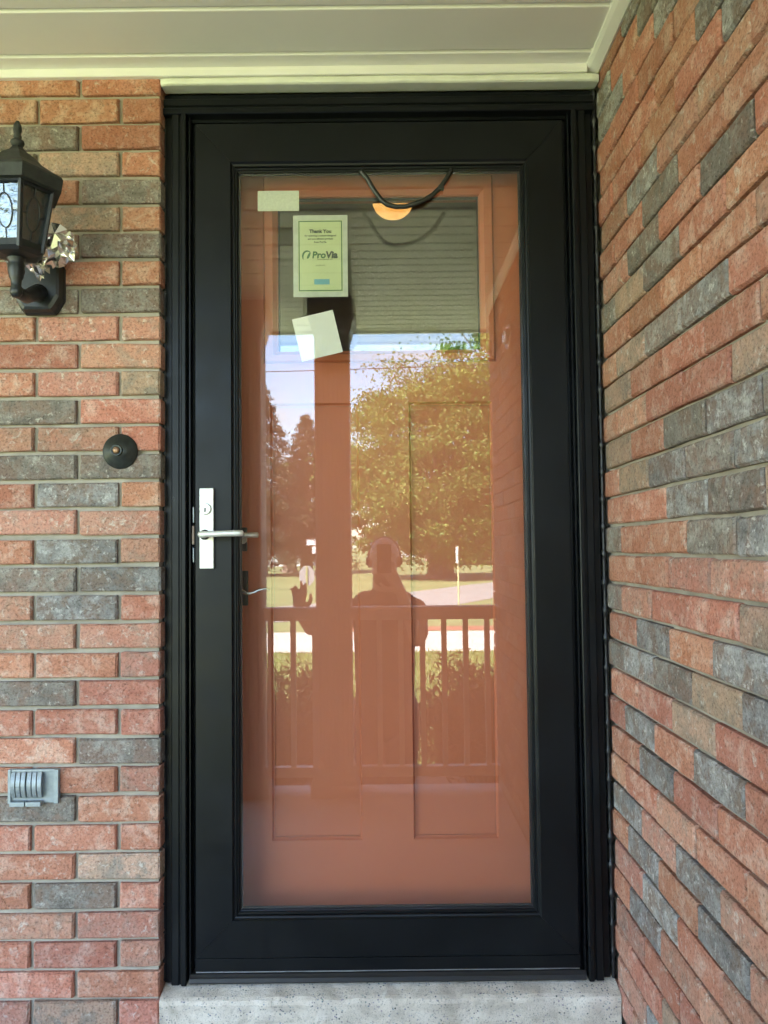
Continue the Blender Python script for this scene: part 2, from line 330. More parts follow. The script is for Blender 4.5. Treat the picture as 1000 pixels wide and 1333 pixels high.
strip('mulch_bed', [(-1.0, -14.15), (3, -14.1), (9, -14.1), (30, -14.2)], 0.42, GZ+0.006, m_mulch)
strip('road', [(-60, -13.0), (-20, -14.4), (-8, -15.6), (-3, -17.6), (0.2, -21.2), (2.7, -26.2), (5.5, -31.5), (10, -39), (20, -55), (60, -110)], 1.95, GZ+0.008, m_asphalt)
bm = B(); box(bm, -3.6, 5.0, -3.9, -2.0, GZ-0.06, GZ+0.03); obj('garden_bed', bm, m_soil, kind='structure')
bm = B(); box(bm, -3.4, 0.55, -1.98, -0.0, GZ-0.2, FZ, 0.006); obj('porch_floor', bm, m_porch, kind='structure')
# concrete door sill: a step with worn rounded lip
bm = B()
prof = [(-0.036, FZ+0.001), (-0.038, -0.075), (-0.040, -0.056), (-0.038, -0.0465), (-0.031, -0.0420), (0.0, -0.0345), (0.03, -0.0290), (0.16, -0.0290), (0.16, FZ+0.001)]
rings = []
nX = 140
for i in range(nX+1):
    x = -0.534+1.078*i/nX
    rings.append([(x, y+(mnoise.noise(Vector((x*14, y*30, z*30)))*0.007 if -0.05 < y < 0.0 and z > -0.14 else 0), z+(mnoise.noise(Vector((x*22, y*30, 7)))*0.004 if -0.05 < y < 0.01 and z > -0.14 else 0)) for y, z in prof])
ring_loft(bm, rings); obj('door_sill', bm, m_concrete, kind='structure')

# grass tufts near the walk
rng = np.random.default_rng(3)
def blades(name, n, x0, x1, y0, y1, m, label):
    P = np.stack([rng.uniform(x0, x1, n), rng.uniform(y0, y1, n), np.full(n, GZ)], 1)
    a = rng.uniform(0, 2*PI, n); h = rng.uniform(0.03, 0.075, n); w = 0.008
    d = np.stack([np.cos(a), np.sin(a), np.zeros(n)], 1)
    v = np.concatenate([P-d*w, P+d*w, P+np.stack([rng.normal(0, .02, n), rng.normal(0, .02, n), h], 1)], 1).reshape(-1, 3)
    f = np.arange(3*n).reshape(-1, 3)
    o = obj(name, (v.tolist(), f.tolist()), m, kind='stuff'); o['label'] = label; o['category'] = 'grass'; return o
blades('grass', 36000, -4.5, 4.5, -10.55, -3.95, m_blade, 'short mown grass between the shrubs and the pale walk')

# ------------------------------------------------------------------ brick walls
HB = 0.0578; PITCH = 0.0677; DEPTH = 0.09
def brick_mesh(length, seed, HB=HB):
    """front faces -y, spans x 0..length, z 0..HB; worn, slightly crooked arrises"""
    rr = random.Random(seed)
    xs = [0, 0.004, length*rr.uniform(.35, .65), length-0.004, length]; zs = [0, 0.0035, HB-0.0035, HB]
    vs = []; fs = []
    for j, z in enumerate(zs):
        for i, x in enumerate(xs):
            ed = i in (0, 4) or j in (0, 3)
            cor = i in (0, 4) and j in (0, 3)
            y = (0.0032 if ed else 0)+(0.002 if cor else 0)+rr.uniform(-0.0006, 0.0006)+(rr.choice((0, 0, 0, 0.003)) if ed else 0)
            vs.append((x+rr.uniform(-.0012, .0012), y, z+rr.uniform(-.0011, .0011)))
    for j in range(3):
        for i in range(4):
            a = j*5+i; fs.append((a, a+1, a+6, a+5))
    border = [0, 1, 2, 3, 4, 9, 14, 19, 18, 17, 16, 15, 10, 5]
    k = len(vs)
    for b in border: vs.append((vs[b][0], DEPTH, vs[b][2]))
    for i in range(len(border)):
        j = (i+1) % len(border); fs.append((border[j], border[i], k+i, k+j))
    return vs, fs
MESH = {}
def get_mesh(length, c, seed, h=HB):
    key = (round(length, 4), c, seed % 7, h)
    if key not in MESH:
        me = bpy.data.meshes.new('brick'); v, f = brick_mesh(length, hash((round(length*1e4), seed % 7)) % 99991, h); me.from_pydata(v, [], f); me.materials.append(BRICK[c]); MESH[key] = me
    return MESH[key]
class Wall:
    def __init__(s, root, h=HB): s.root = root; s.h = h; s.extra = {k: ([], []) for k in BRICK}; s.n = 0
    def put(s, pos, length, c, rotz=0.0, single=True):
        s.n += 1; seed = random.randrange(10**6)
        if single:
            o = bpy.data.objects.new('brick', get_mesh(length, c, seed, s.h)); COL.objects.link(o); o.parent = s.root
            o.location = Vector(pos)-OFF[s.root]; o.rotation_euler = (random.gauss(0, .004), random.gauss(0, .002), rotz+random.gauss(0, .0025))
        else:
            v, f = brick_mesh(length, seed, s.h); V, F = s.extra[c]; k = len(V); M = Matrix.Translation(pos) @ Matrix.Rotation(rotz, 4, 'Z')
            V.extend([tuple(M @ Vector(p)) for p in v]); F.extend([tuple(k+i for i in q) for q in f])
    def finish(s):
        V = []; F = []; mi = []; mats = []
        for c, (v, f) in s.extra.items():
            if not v: continue
            k = len(V); V += v; F += [tuple(k+i for i in q) for q in f]; mi += [len(mats)]*len(f); mats.append(BRICK[c])
        if V:
            o = obj('brickwork', (V, F), None, s.root, kind='stuff')
            for m in mats: o.data.materials.append(m)
            o.data.polygons.foreach_set('material_index', mi)
            o['label'] = 'rest of the bricks in this wall'
def pick(p=None):
    return random.choices('RSGBM', p or (5, 3, 2, 2, 1.2))[0]

LW = thing('brick_wall', 'red and grey brick wall left of the black door, carrying the lantern and doorbell', 'brick wall', (-0.8, 0, FZ))
XJ = -0.5352; EY = -0.032; Z0 = 2.1168-HB        # course 0 bottom
# colours from the corner outwards, course -1 downwards
rows = ['RRRM', 'RRRG', 'RGRR', 'RMGR', 'GRMR', 'RMGR', 'GMRG', 'RRRS', 'GGRR', 'SSRG', 'SRRR', 'MSRG', 'RGRM', 'RSSR', 'GGRR', 'RBRS', 'SSGR', 'SBRR',
        'BGRS', 'RBSR', 'SSRG', 'SRRM', 'RGRS', 'RRRR', 'GRRS', 'SRRG', 'RGRR', 'RRRS', 'MRGR', 'RGRS', 'SSRR', 'SRRG', 'RRSR', 'RMSR', 'SSRR']
wl = Wall(LW)
for k, row in enumerate(rows):
    z = Z0-(k-1)*PITCH
    if z < FZ-0.02: continue
    half = (k % 2 == 1); x = XJ; i = 0
    while x > -3.2:
        ln = 0.0935 if (half and i == 0) else 0.1935
        c = row[i] if i < len(row) else pick()
        wl.put((x-ln, EY+random.gauss(0, .0007), z+random.gauss(0, .0006)), ln, c, 0.0, single=(x > -1.02))
        x -= ln+0.0097; i += 1
wl.finish()
bm = B(); bmesh.ops.create_grid(bm, x_segments=2, y_segments=2, size=0.5)
bm.clear(); box(bm, -3.3, XJ-0.006, EY+0.0135, 0.20, GZ, 2.21); obj('mortar', bm, m_mortar, LW)

RW = thing('brick_wall', 'brick side wall of mottled grey and salmon bricks running out from the right of the door', 'brick wall', (0.6, -1, FZ))
XW = 0.546; ZR = 0.9844+0.0035
cmap = {0: 'GRRGBM', -1: 'RRSSRG', 1: 'RRBGM', 2: 'RMBGB', 3: 'MRGBGR', 4: 'RSRRMR', 5: 'MRRRSR', 6: 'RMGBR', 7: 'RRRRSG', 8: 'GMGRRS', 9: 'SGRGRR', 10: 'RRGRRG',
        -2: 'GSRRMS', -3: 'RBRBRS', -4: 'GBGMBR', -5: 'RRMRGR', -6: 'RBRBRR', -7: 'RBRRBS', -8: 'RRSRRR', -9: 'BSBSRR', -10: 'RBRBSR', -11: 'SBRSRR', -12: 'RBSSRR'}
HR = 0.0600
wr = Wall(RW, HR)
for r in range(-16, 18):
    z = ZR+r*PITCH
    if z < FZ-0.02: break_ = True
    if z < FZ-0.03 or z+HB > 2.235: continue
    y = -0.0085 if r % 2 else -0.1086+0.0048
    cols = cmap.get(r, '')
    i = 0
    if r % 2 == 0:
        wr.put((XW, 0.02, z), 0.02+0.1086-0.0034, cols[0] if cols else pick(), -PI/2, True); y = -0.1086-0.0032; i = 1
    else: y = -0.0085
    k = 0
    while y > -2.0:
        ln = 0.1966
        if y-ln < -2.06: ln = 2.04+y
        if ln < 0.05: break
        c = cols[i] if i < len(cols) else pick()
        # rotation -90 deg: local +x runs towards -y, the face turns to -x
        wr.put((XW+random.gauss(0, .0009), y, z+random.gauss(0, .0005)), ln, c, -PI/2, single=(k < 9 if r % 2 else k < 8))
        y -= ln+0.0066; i += 1; k += 1
wr.finish()
bm = B(); box(bm, XW+0.0125, 0.80, -2.035, 0.20, GZ, 2.24); obj('mortar', bm, m_mortar, RW)

# ------------------------------------------------------------------ porch ceiling, header, beam, roof
PC = thing('porch_ceiling', 'white vinyl porch ceiling of narrow grooved panels above the door', 'ceiling', (-1.2, -0.9, CZ))
pw = 0.1625; y = -0.044; g = 0.007
k = 0
while y > -2.33:
    y0 = y; y1 = max(y-(pw if k else 0.051), -2.335)
    bm = B()
    prof = [(y0, CZ+0.012), (y0-0.0015, CZ+0.0085), (y0-g, CZ), (y0-g-0.0028, CZ-0.0006), (y1+g+0.0028, CZ-0.0006), (y1+g, CZ), (y1+0.0015, CZ+0.0085), (y1, CZ+0.012)]
    if k == 0: prof = [(y0, CZ+0.012), (y0, CZ-0.0006)]+prof[4:]
    prism_profile_x(bm, prof, -3.4, 0.5448 if y1 > -1.99 else 0.81)
    o = obj('soffit_panel', bm, m_white_pvc, PC); y = y1; k += 1
bm = B(); prism_profile_x(bm, [(-0.002, CZ-0.022), (-0.044, CZ-0.022), (-0.046, CZ-0.020), (-0.046, CZ-0.011), (-0.0435, CZ-0.009), (-0.0435, CZ+0.014), (-0.002, CZ+0.014)], -3.4, 0.512)
obj('wall_trim', bm, m_white_pvc, PC)
bm = B(); prism = [(0.5455, CZ+0.01), (0.5455, CZ-0.018), (0.540, CZ-0.020), (0.520, CZ-0.012), (0.512, CZ-0.006), (0.510, CZ+0.01)]
ring_loft(bm, [[(x, -0.004, z) for x, z in prism], [(x, -2.03, z) for x, z in prism]]); obj('side_trim', bm, m_white_pvc, PC)
bm = B(); box(bm, -3.4, 0.81, -2.360, -2.336, CZ-0.012, CZ+0.02, 0.003); obj('front_trim', bm, m_white_pvc, PC)
# painted wood header over the door
bm = B()
hp = [(0.008, 2.1485), (-0.036, 2.1435), (-0.041, 2.1455), (-0.043, 2.150), (-0.043, 2.157), (-0.039, 2.1615), (0.008, 2.1615)]
rings = []
for i in range(61):
    x = -0.533+1.075*i/60; s = 1.0
    e = min(i, 60-i)
    rings.append([(x, y+(0.004 if e == 0 and y < 0 else 0)+mnoise.noise(Vector((x*9, y*40, z*60)))*0.0012, z+mnoise.noise(Vector((x*7, y*30, 3)))*0.0012) for y, z in hp])
ring_loft(bm, rings)
o = obj('door_header_board', bm, m_white_wood, loc=(0, 0, 2.15)); tag(o, 'white painted wooden board above the black door frame', 'trim board')

RF = thing('unseen_house_roof', 'unseen grey shingled roof of the brick house, extended over the porch to block the sun', 'roof', (0, 0, 2.3))  # out of view; spread wide to keep direct sun off the porch
bm = B()
pr = [(-2.36, 2.21), (-2.36, 2.36), (4.0, 4.6), (9.0, 2.5), (9.0, 2.36), (4.0, 4.4), (0.4, 3.15), (-0.5, 2.36), (-2.30, 2.21)]
ring_loft(bm, [[(-9, y, z) for y, z in pr], [(8, y, z) for y, z in pr]]); obj('roof_slope', bm, m_shingle, RF)
bm = B(); box(bm, -9, 8, -2.385, -2.362, 2.185, 2.37); obj('fascia', bm, m_white_pvc, RF)
bm = B(); box(bm, 0.82, 8, -2.355, -2.04, 2.188, 2.204); obj('eave_soffit', bm, m_white_pvc, RF)
HW = thing('unseen_house_wall', 'unseen plain outer brick walls of the rest of the house, added for their shadow', 'house wall', (0, 4, GZ))  # unseen house body, added so it casts its shadow
for (a, b_, c, d) in ((-9, -8.8, 0, 8.5), (7.8, 8.0, -2.0, 8.5), (-9, 8, 8.3, 8.5), (-9, -3.3, -0.02, 0.2), (0.8, 8, -2.03, -1.85)):
    bm = B(); box(bm, a, b_, c, d, GZ, 2.5); obj('wall', bm, simple('far_brick', (0.36, 0.16, 0.11), 0.9, var=0.3, nscale=16), HW)
bm = B(); box(bm, -3.35, 0.85, -0.05, 0.25, 2.215, 2.5); obj('wall', bm, m_mortar, HW)

# ------------------------------------------------------------------ room behind the door
def room(name, *a, m=m_plaster):
    bm = B(); box(bm, *a); return obj(name, bm, m, kind='structure')
room('hall_floor', -1.6, 1.6, 0.20, 5.0, -0.10, -0.02, m=m_woodfloor)
room('hall_ceiling', -1.6, 1.6, 0.20, 5.0, 2.747, 2.80)
room('hall_wall_left', -1.7, -1.6, 0.20, 5.0, -0.1, 2.747)
room('hall_wall_right', 1.6, 1.7, 0.20, 5.0, -0.1, 2.747)
room('hall_wall_back', -1.6, 1.6, 5.0, 5.1, -0.1, 2.747)
for a in ((-1.6, -0.49, 0.205, 0.25, -0.1, 2.747), (0.49, 1.6, 0.205, 0.25, -0.1, 2.747), (-0.49, 0.49, 0.205, 0.25, 2.13, 2.747)): room('hall_wall_front', *a)
LP = thing('ceiling_lamp', 'round amber glass ceiling lamp glowing inside the hall behind the door window', 'ceiling lamp', (0.065, 1.95, 2.745))
bm = B(); lathe(bm, [(0.001, -0.115), (0.03, -0.112), (0.06, -0.10), (0.085, -0.078), (0.10, -0.045), (0.104, -0.02), (0.104, -0.015), (0.001, -0.015)], (0.065, 1.95, 2.745)); obj('lamp_shade', bm, m_lamp, LP, smooth=True)
bm = B(); lathe(bm, [(0.001, -0.014), (0.112, -0.014), (0.112, 0), (0.001, 0)], (0.065, 1.95, 2.745)); obj('lamp_base', bm, m_bronze, LP)

# ------------------------------------------------------------------ door frame (black, stepped)
DF = thing('door_frame', 'black stepped aluminium frame around the storm door', 'door frame', (0, 0.02, -0.05))
XO = 0.5345; ZT = 2.147
def jamb_profile(s):
    # (|x|, y) from outside to the slab gap
    p = [(XO, 0.05), (XO, 0.012), (XO-0.003, 0.009), (0.516, 0.009), (0.5145, 0.004), (0.5145, -0.004), (0.512, -0.007), (0.497, -0.007), (0.4955, -0.003), (0.492, -0.003), (0.4905, -0.009), (0.488, -0.011),
         (0.4800, -0.011), (0.478, -0.009), (0.478, 0.018), (0.4745, 0.018), (0.4735, 0.004), (0.4705, 0.004), (0.4695, 0.03), (0.455, 0.03), (0.455, 0.16), (XO, 0.16)]
    return [(s*x, y) for x, y in p]
for s in (-1, 1):
    bm = B(); prism_profile_z(bm, jamb_profile(s), -0.0270, ZT-0.0566); obj('side_jamb', bm, m_black, DF)
bm = B()
top = [(2.147, 0.05), (2.147, 0.012), (2.144, 0.009), (2.129, 0.009), (2.1275, 0.004), (2.1275, -0.004), (2.125, -0.007), (2.110, -0.007), (2.1085, -0.003), (2.104, -0.003), (2.1025, -0.009), (2.100, -0.0115), (2.088, -0.0115), (2.086, -0.009), (2.086, 0.018),
       (2.0785, 0.018), (2.0785, 0.03), (2.062, 0.03), (2.062, 0.16), (2.147, 0.16)]
prism_profile_x(bm, [(y-0.0003, z) for z, y in top], -XO+0.0004, XO-0.0004); obj('head_jamb', bm, m_black, DF)
bm = B(); prism_profile_x(bm, [(-0.006, -0.0255), (-0.009, -0.021), (-0.007, -0.013), (-0.003, -0.0105), (0.002, -0.0065), (0.03, -0.0060), (0.03, -0.028)], -0.472, 0.472); obj('bottom_expander', bm, m_vinyl, DF)
bm = B(); box(bm, -0.456, 0.456, 0.0105, 0.16, -0.0285, -0.0062); obj('threshold', bm, m_silver, DF)
bm = B()
pts = [(-0.458+0.916*i/40, 0.004, -0.0028+mnoise.noise(Vector((i*.35, 2, 1)))*0.0010) for i in range(41)]
tube(bm, pts, 0.0016, 6); obj('silver_gap_strip', bm, m_silver, DF)
# sealant beads following the wavy brick edge
def bead(name, x, y, z0, z1, base, amp, period, sx):
    bm = B(); rings = []; n = 260
    for i in range(n+1):
        z = z0+(z1-z0)*i/n
        ph = ((z-(Z0 if sx < 0 else ZR)) / PITCH) % 1.0
        inj = 1.0 if ph > 0.84 else 0.0
        r = base+amp*inj+mnoise.noise(Vector((z*60, sx, 0)))*0.0016
        ring = []
        for k in range(6):
            a = 2*PI*k/6+0.4; ring.append((x+math.cos(a)*r*0.75, y+math.sin(a)*r, z))
        rings.append(ring)
    ring_loft(bm, rings); return obj(name, bm, m_caulk, DF, smooth=True)
bead('sealant', 0.5385, 0.0045, -0.025, 2.145, 0.0060, 0.0050, PITCH, 1)
bead('sealant', -0.5355, 0.014, -0.025, 2.145, 0.0045, 0.003, PITCH, -1)

# ------------------------------------------------------------------ storm door
SD = thing('storm_door', 'black full glass storm door with satin nickel lever handle', 'storm door', (0, 0, 0))
GX = 0.3525; GT = 1.950; GB = 0.1355
def bead_ring(outer, inner):
    return outer, inner
SL = 0.4585; ZTOP = 2.0672
# mitred frame: stiles and rails with a stepped inner moulding (offset from outer edge -> y)
prof = [(0.0, 0.032), (0.0, 0.002), (0.0015, 0.0), (0.0885, 0.0), (0.0895, 0.0015), (0.0925, 0.0055), (0.0955, 0.0068), (0.0975, 0.0068), (0.0985, 0.013), (0.1025, 0.0135), (0.1035, 0.018), (0.1055, 0.019), (0.106, 0.032)]
def mitre_piece(name, c0, c1, d_in0, d_in1):
    """c0,c1: outer corners (x,z); d_in: inward direction per corner"""
    bm = B()
    rings = []
    for (cx, cz), (dx, dz) in ((c0, d_in0), (c1, d_in1)):
        rings.append([(cx+dx*o, y, cz+dz*o) for o, y in prof])
    ring_loft(bm, rings); return obj(name, bm, m_black, SD)
KB = 0.0300   # kick strip height below the mitred frame
bot = KB
rs = (ZTOP-GT)/0.106; rb = (GB-bot)/0.106
mitre_piece('stile', (-SL, bot), (-SL, ZTOP), (1, rb), (1, -rs))
mitre_piece('stile', (SL, bot), (SL, ZTOP), (-1, rb), (-1, -rs))
mitre_piece('top_rail', (-SL+.0004, ZTOP), (SL-.0004, ZTOP), (1, -rs), (-1, -rs))
mitre_piece('bottom_rail', (-SL+.0004, bot), (SL-.0004, bot), (1, rb), (-1, rb))
bm = B(); box(bm, -SL, SL, 0.0005, 0.032, 0.0, KB-0.0008, 0.0006); obj('kick_strip', bm, m_black, SD)
bm = B(); box(bm, -GX-0.004, GX+0.004, 0.0225, 0.0265, GB-0.004, GT+0.004); obj('glass_pane', bm, m_glass, SD)
# inner frame behind the pane edge (dark seal)
bm = B()
for a in ((-GX-0.008, -GX+0.003, GB, GT), (GX-0.003, GX+0.008, GB, GT)):
    box(bm, a[0], a[1], 0.028, 0.034, a[2], a[3])
box(bm, -GX, GX, 0.0281, 0.0339, GT-0.003, GT+0.008); box(bm, -GX, GX, 0.0281, 0.0339, GB-0.008, GB+0.003)
obj('glazing_seal', bm, m_vinyl, SD)
# handle set
HP = B(); box(HP, -0.4451, -0.4112, -0.010, -0.0005, 0.959, 1.155, 0.002); plate = obj('handle_plate', HP, m_nickel, SD)
bm = B(); lathe(bm, [(0.0005, -0.0105), (0.0140, -0.0105), (0.0140, -0.0150), (0.0128, -0.0168), (0.0105, -0.0168), (0.0100, -0.0160), (0.0005, -0.0160)], (-0.4305, 0, 1.104), 'y'); obj('lock_cylinder', bm, m_nickel, plate)
bm = B(); box(bm, -0.4322, -0.4288, -0.0166, -0.0161, 1.0965, 1.1065); obj('keyhole', bm, m_keyway, plate)
bm = B(); lathe(bm, [(0.0005, -0.0102), (0.0125, -0.0102), (0.0125, -0.014), (0.010, -0.016), (0.0095, -0.030), (0.0005, -0.030)], (-0.4325, 0, 1.0415), 'y'); obj('lever_boss', bm, m_keyway, plate)
bm = B(); tube(bm, [(-0.4345, -0.014, 1.0415), (-0.4345, -0.040, 1.0415), (-0.431, -0.047, 1.0416), (-0.420, -0.0495, 1.042), (-0.38, -0.051, 1.0432), (-0.345, -0.050, 1.0436), (-0.334, -0.049, 1.0435), (-0.3325, -0.048, 1.0435)],
     [0.0085, 0.0085, 0.0088, 0.0075, 0.0072, 0.0078, 0.0076, 0.004], 12); obj('lever', bm, m_nickel, plate, smooth=True)
bm = B(); tube(bm, [(-0.430, 0.034, 1.040), (-0.430, 0.075, 1.040), (-0.42, 0.082, 1.040), (-0.36, 0.083, 1.0405), (-0.318, 0.082, 1.041), (-0.316, 0.081, 1.041)], [0.008, 0.008, 0.0075, 0.0065, 0.007, 0.003], 10); obj('inside_lever', bm, m_nickel, SD, smooth=True)
bm = B(); box(bm, -0.4665, -0.4605, 0.002, 0.020, 1.018, 1.064, 0.0008); obj('latch_bolt', bm, simple('brown_steel', (0.10, 0.075, 0.06), 0.4, metal=0.8), SD)
bm = B(); box(bm, -0.4652, -0.4625, 0.006, 0.02, 0.975, 1.010); obj('latch_strip', bm, m_galv, SD)
bm = B(); box(bm, -0.4652, -0.4625, 0.006, 0.02, 1.072, 1.110); obj('latch_strip', bm, m_galv, SD)

# ------------------------------------------------------------------ paper on the glass
Y1 = 0.0272
bm = B(); box(bm, -0.3062, -0.2022, Y1, Y1+0.0006, 1.8545, 1.9065, 0.0002); o = obj('adhesive_label', bm, m_label, loc=(-0.254, Y1, 1.88)); tag(o, 'blank pale rectangular label stuck at the top left of the glass', 'label')
bm = B(); cx, cz, hs, an = -0.1585, 1.5365, 0.0525, R(13.0)
vs = []
pts4 = []
for (u, v) in ((-1, -1.04), (1, -1.04), (1, 1.04), (-1, 1.04)):
    pts4.append((cx+(u*math.cos(an)-v*math.sin(an))*hs, cz+(u*math.sin(an)+v*math.cos(an))*hs))
ring_loft(bm, [[(x, Y1, z) for x, z in pts4], [(x, Y1+0.0008, z) for x, z in pts4]]); o = obj('paper_square', bm, m_paper, loc=(cx, Y1, cz)); tag(o, 'tilted blank white paper square stuck on the glass below the certificate', 'paper')
CF = thing('certificate_card', 'green bordered thank you card with a leaf logo taped inside the glass', 'card', (-0.149, Y1, 1.738))
bm = B(); box(bm, -0.2176, -0.0809, Y1+0.0002, Y1+0.001, 1.6345, 1.8428); obj('card_border', bm, m_sleeve, CF)
bm = B(); box(bm, -0.2055, -0.0930, Y1+0.0000, Y1+0.0003, 1.648, 1.830); obj('card_paper', bm, m_certpaper, CF)
bm = B(); t_ = 0.0026
x0, x1, z0, z1 = -0.2040, -0.0945, 1.6495, 1.8285
for a in ((x0, x0+t_, z0, z1), (x1-t_, x1, z0, z1), (x0+t_, x1-t_, z0, z0+t_), (x0+t_, x1-t_, z1-t_, z1)): box(bm, a[0], a[1], Y1-0.0002, Y1+0.0001, a[2], a[3])
obj('printed_frame', bm, m_greenink, CF)
YT = Y1-0.0003
text('printed_text', 'Thank You', 0.0125, m_darkink, CF, (-0.149, YT, 1.7975), 0.0005)
text('printed_text', 'for selecting a custom-designed', 0.0062, m_darkink, CF, (-0.149, YT, 1.7885), 0.0001)
text('printed_text', 'and eco-efficient product', 0.0062, m_darkink, CF, (-0.149, YT, 1.7803), 0.0001)
text('printed_text', 'from ProVia.', 0.0062, m_darkink, CF, (-0.149, YT, 1.7721), 0.0001)
text('printed_text', 'Pro', 0.0235, m_greenink, CF, (-0.1705, YT, 1.7335), 0.0008, 'LEFT', shear=0.12)
text('printed_text', 'Via', 0.0235, m_darkink, CF, (-0.1362, YT, 1.7335), 0.0010, 'LEFT', shear=0.12)
text('printed_text', 'THE PROFESSIONAL WAY', 0.0034, m_greyink, CF, (-0.1380, YT, 1.7285), 0.0001)
text('printed_text', 'provia.com', 0.0052, m_greyink, CF, (-0.149, YT, 1.7135), 0.0001)
bm = B(); n = 14
ringo = []
def arc_shape(bm, outer, inner):
    vo = [bm.verts.new((x, YT-0.0003, z)) for x, z in outer]; vi = [bm.verts.new((x, YT-0.0003, z)) for x, z in inner]
    for i in range(len(vo)-1): bm.faces.new((vo[i], vo[i+1], vi[i+1], vi[i]))
ox, oz = -0.1830, 1.7385
arc_shape(bm, [(ox+math.cos(R(a))*0.0125, oz+math.sin(R(a))*0.0145) for a in range(205, 35, -10)], [(ox+0.0012+math.cos(R(a))*0.0100, oz-0.0035+math.sin(R(a))*0.0145) for a in range(205, 35, -10)])
arc_shape(bm, [(ox-0.001+0.0006*i, oz-0.0055+0.0011*i+0.003*math.sin(PI*i/12)) for i in range(13)], [(ox-0.001+0.0009*i, oz-0.0055+0.0011*i-0.0062*math.sin(PI*i/12)) for i in range(13)])
obj('leaf_logo', bm, m_greenink, CF)
bm = B(); box(bm, -0.1652, -0.1268, YT-0.0001, YT+0.0003, 1.6660, 1.6797); obj('blue_print_block', bm, m_blueink, CF)

# ------------------------------------------------------------------ cable hanging behind the glass
bm = B()
cp = [(-0.0455, 0.014, 1.9505), (-0.043, 0.014, 1.9450), (-0.030, 0.014, 1.930), (-0.012, 0.014, 1.898), (0.006, 0.014, 1.873), (0.020, 0.014, 1.862), (0.042, 0.014, 1.8565), (0.066, 0.014, 1.857), (0.089, 0.014, 1.863), (0.112, 0.014, 1.872), (0.134, 0.014, 1.886), (0.153, 0.014, 1.904), (0.167, 0.014, 1.924), (0.179, 0.014, 1.944), (0.1825, 0.014, 1.9505)]
CB = thing('cable', 'black cable sagging in a loop over the top of the glass', 'cable', (0.07, 0.014, 1.90))
tube(bm, cp, 0.0062, 10); obj('cable_run', bm, m_cable, CB, smooth=True)
bm = B(); box(bm, 0.148, 0.162, 0.0065, 0.0205, 1.898, 1.909, 0.001); obj('cable_clip', bm, m_cable, CB)

# ------------------------------------------------------------------ entry door behind
YD = 0.13
ED = thing('entry_door', 'terracotta painted entry door with a window and two tall panels behind the glass', 'entry door', (0, YD, 0))
m_bev = m_orange
def hollow_slab():
    """door face with two recessed panels and a window opening, built as butt-jointed boards"""
    bm = B(); d0, d1 = YD, YD+0.044
    wl_, wr_, wb, wt = -0.2702, 0.2623, 1.5223, 1.9351
    box(bm, -0.457, -0.292, d0, d1, 0.006, 2.05); box(bm, 0.2885, 0.457, d0, d1, 0.006, 2.05)
    box(bm, -0.292, 0.2885, d0, d1, 0.006, 0.259); box(bm, -0.292, 0.2885, d0, d1, 1.385, wb); box(bm, -0.292, 0.2885, d0, d1, wt, 2.05)
    box(bm, -0.292, wl_, d0, d1, wb, wt); box(bm, wr_, 0.2885, d0, d1, wb, wt)
    box(bm, -0.061, 0.0705, d0, d1, 0.259, 1.385)
    return bm
obj('door_slab', hollow_slab(), m_orange, ED)
def panel(x0, x1, z0, z1):
    bm = B(); o_ = [(x0, z0), (x1, z0), (x1, z1), (x0, z1)]
    def ins(d): return [(x0+d, z0+d), (x1-d, z0+d), (x1-d, z1-d), (x0+d, z1-d)]
    rings = [[(x, YD+0.0004, z) for x, z in ins(0)], [(x, YD+0.0075, z) for x, z in ins(0.0045)], [(x, YD+0.0075, z) for x, z in ins(0.008)]]
    ring_loft(bm, rings, cap=False); v = [bm.verts.new((x, YD+0.011, z)) for x, z in ins(0.008)]; bm.faces.new(v)
    return obj('panel', bm, m_orange, ED)
panel(-0.292, -0.061, 0.259, 1.385); panel(0.0705, 0.2885, 0.259, 1.385)
WF = B()
def frame_ring(bm, o_, i_, y):
    (ax0, ax1, az0, az1), (bx0, bx1, bz0, bz1) = o_, i_
    def q(x0, x1, z0, z1, yy): return [(x0, yy, z0), (x1, yy, z0), (x1, yy, z1), (x0, yy, z1)]
    rs_ = [q(ax0, ax1, az0, az1, YD-0.0005), q(ax0, ax1, az0, az1, YD-y*0.5), q(ax0+0.004, ax1-0.004, az0+0.004, az1-0.004, YD-y), q(bx0-0.012, bx1+0.012, bz0-0.012, bz1+0.012, YD-y), q(bx0-0.002, bx1+0.002, bz0-0.002, bz1+0.002, YD-y*0.2), q(bx0, bx1, bz0, bz1, YD+0.02)]
    ring_loft(bm, rs_, cap=False)
frame_ring(WF, (-0.3066, 0.2991, 1.4914, 1.9853), (-0.2702, 0.2623, 1.5223, 1.9351), 0.013)
dw = obj('window', WF, m_orange, ED)
bm = B(); box(bm, -0.2705, 0.2626, YD+0.012, YD+0.016, 1.522, 1.9354); obj('pane', bm, m_glass2, dw)
bm = B()
for a in ((-0.2698, -0.2655, 1.5225, 1.9350), (0.2577, 0.2620, 1.5225, 1.9350)): box(bm, a[0], a[1], YD+0.010, YD+0.0118, a[2], a[3])
box(bm, -0.2655, 0.2577, YD+0.010, YD+0.0118, 1.9275, 1.9350); obj('glazing_strip', bm, m_vinyl, dw)
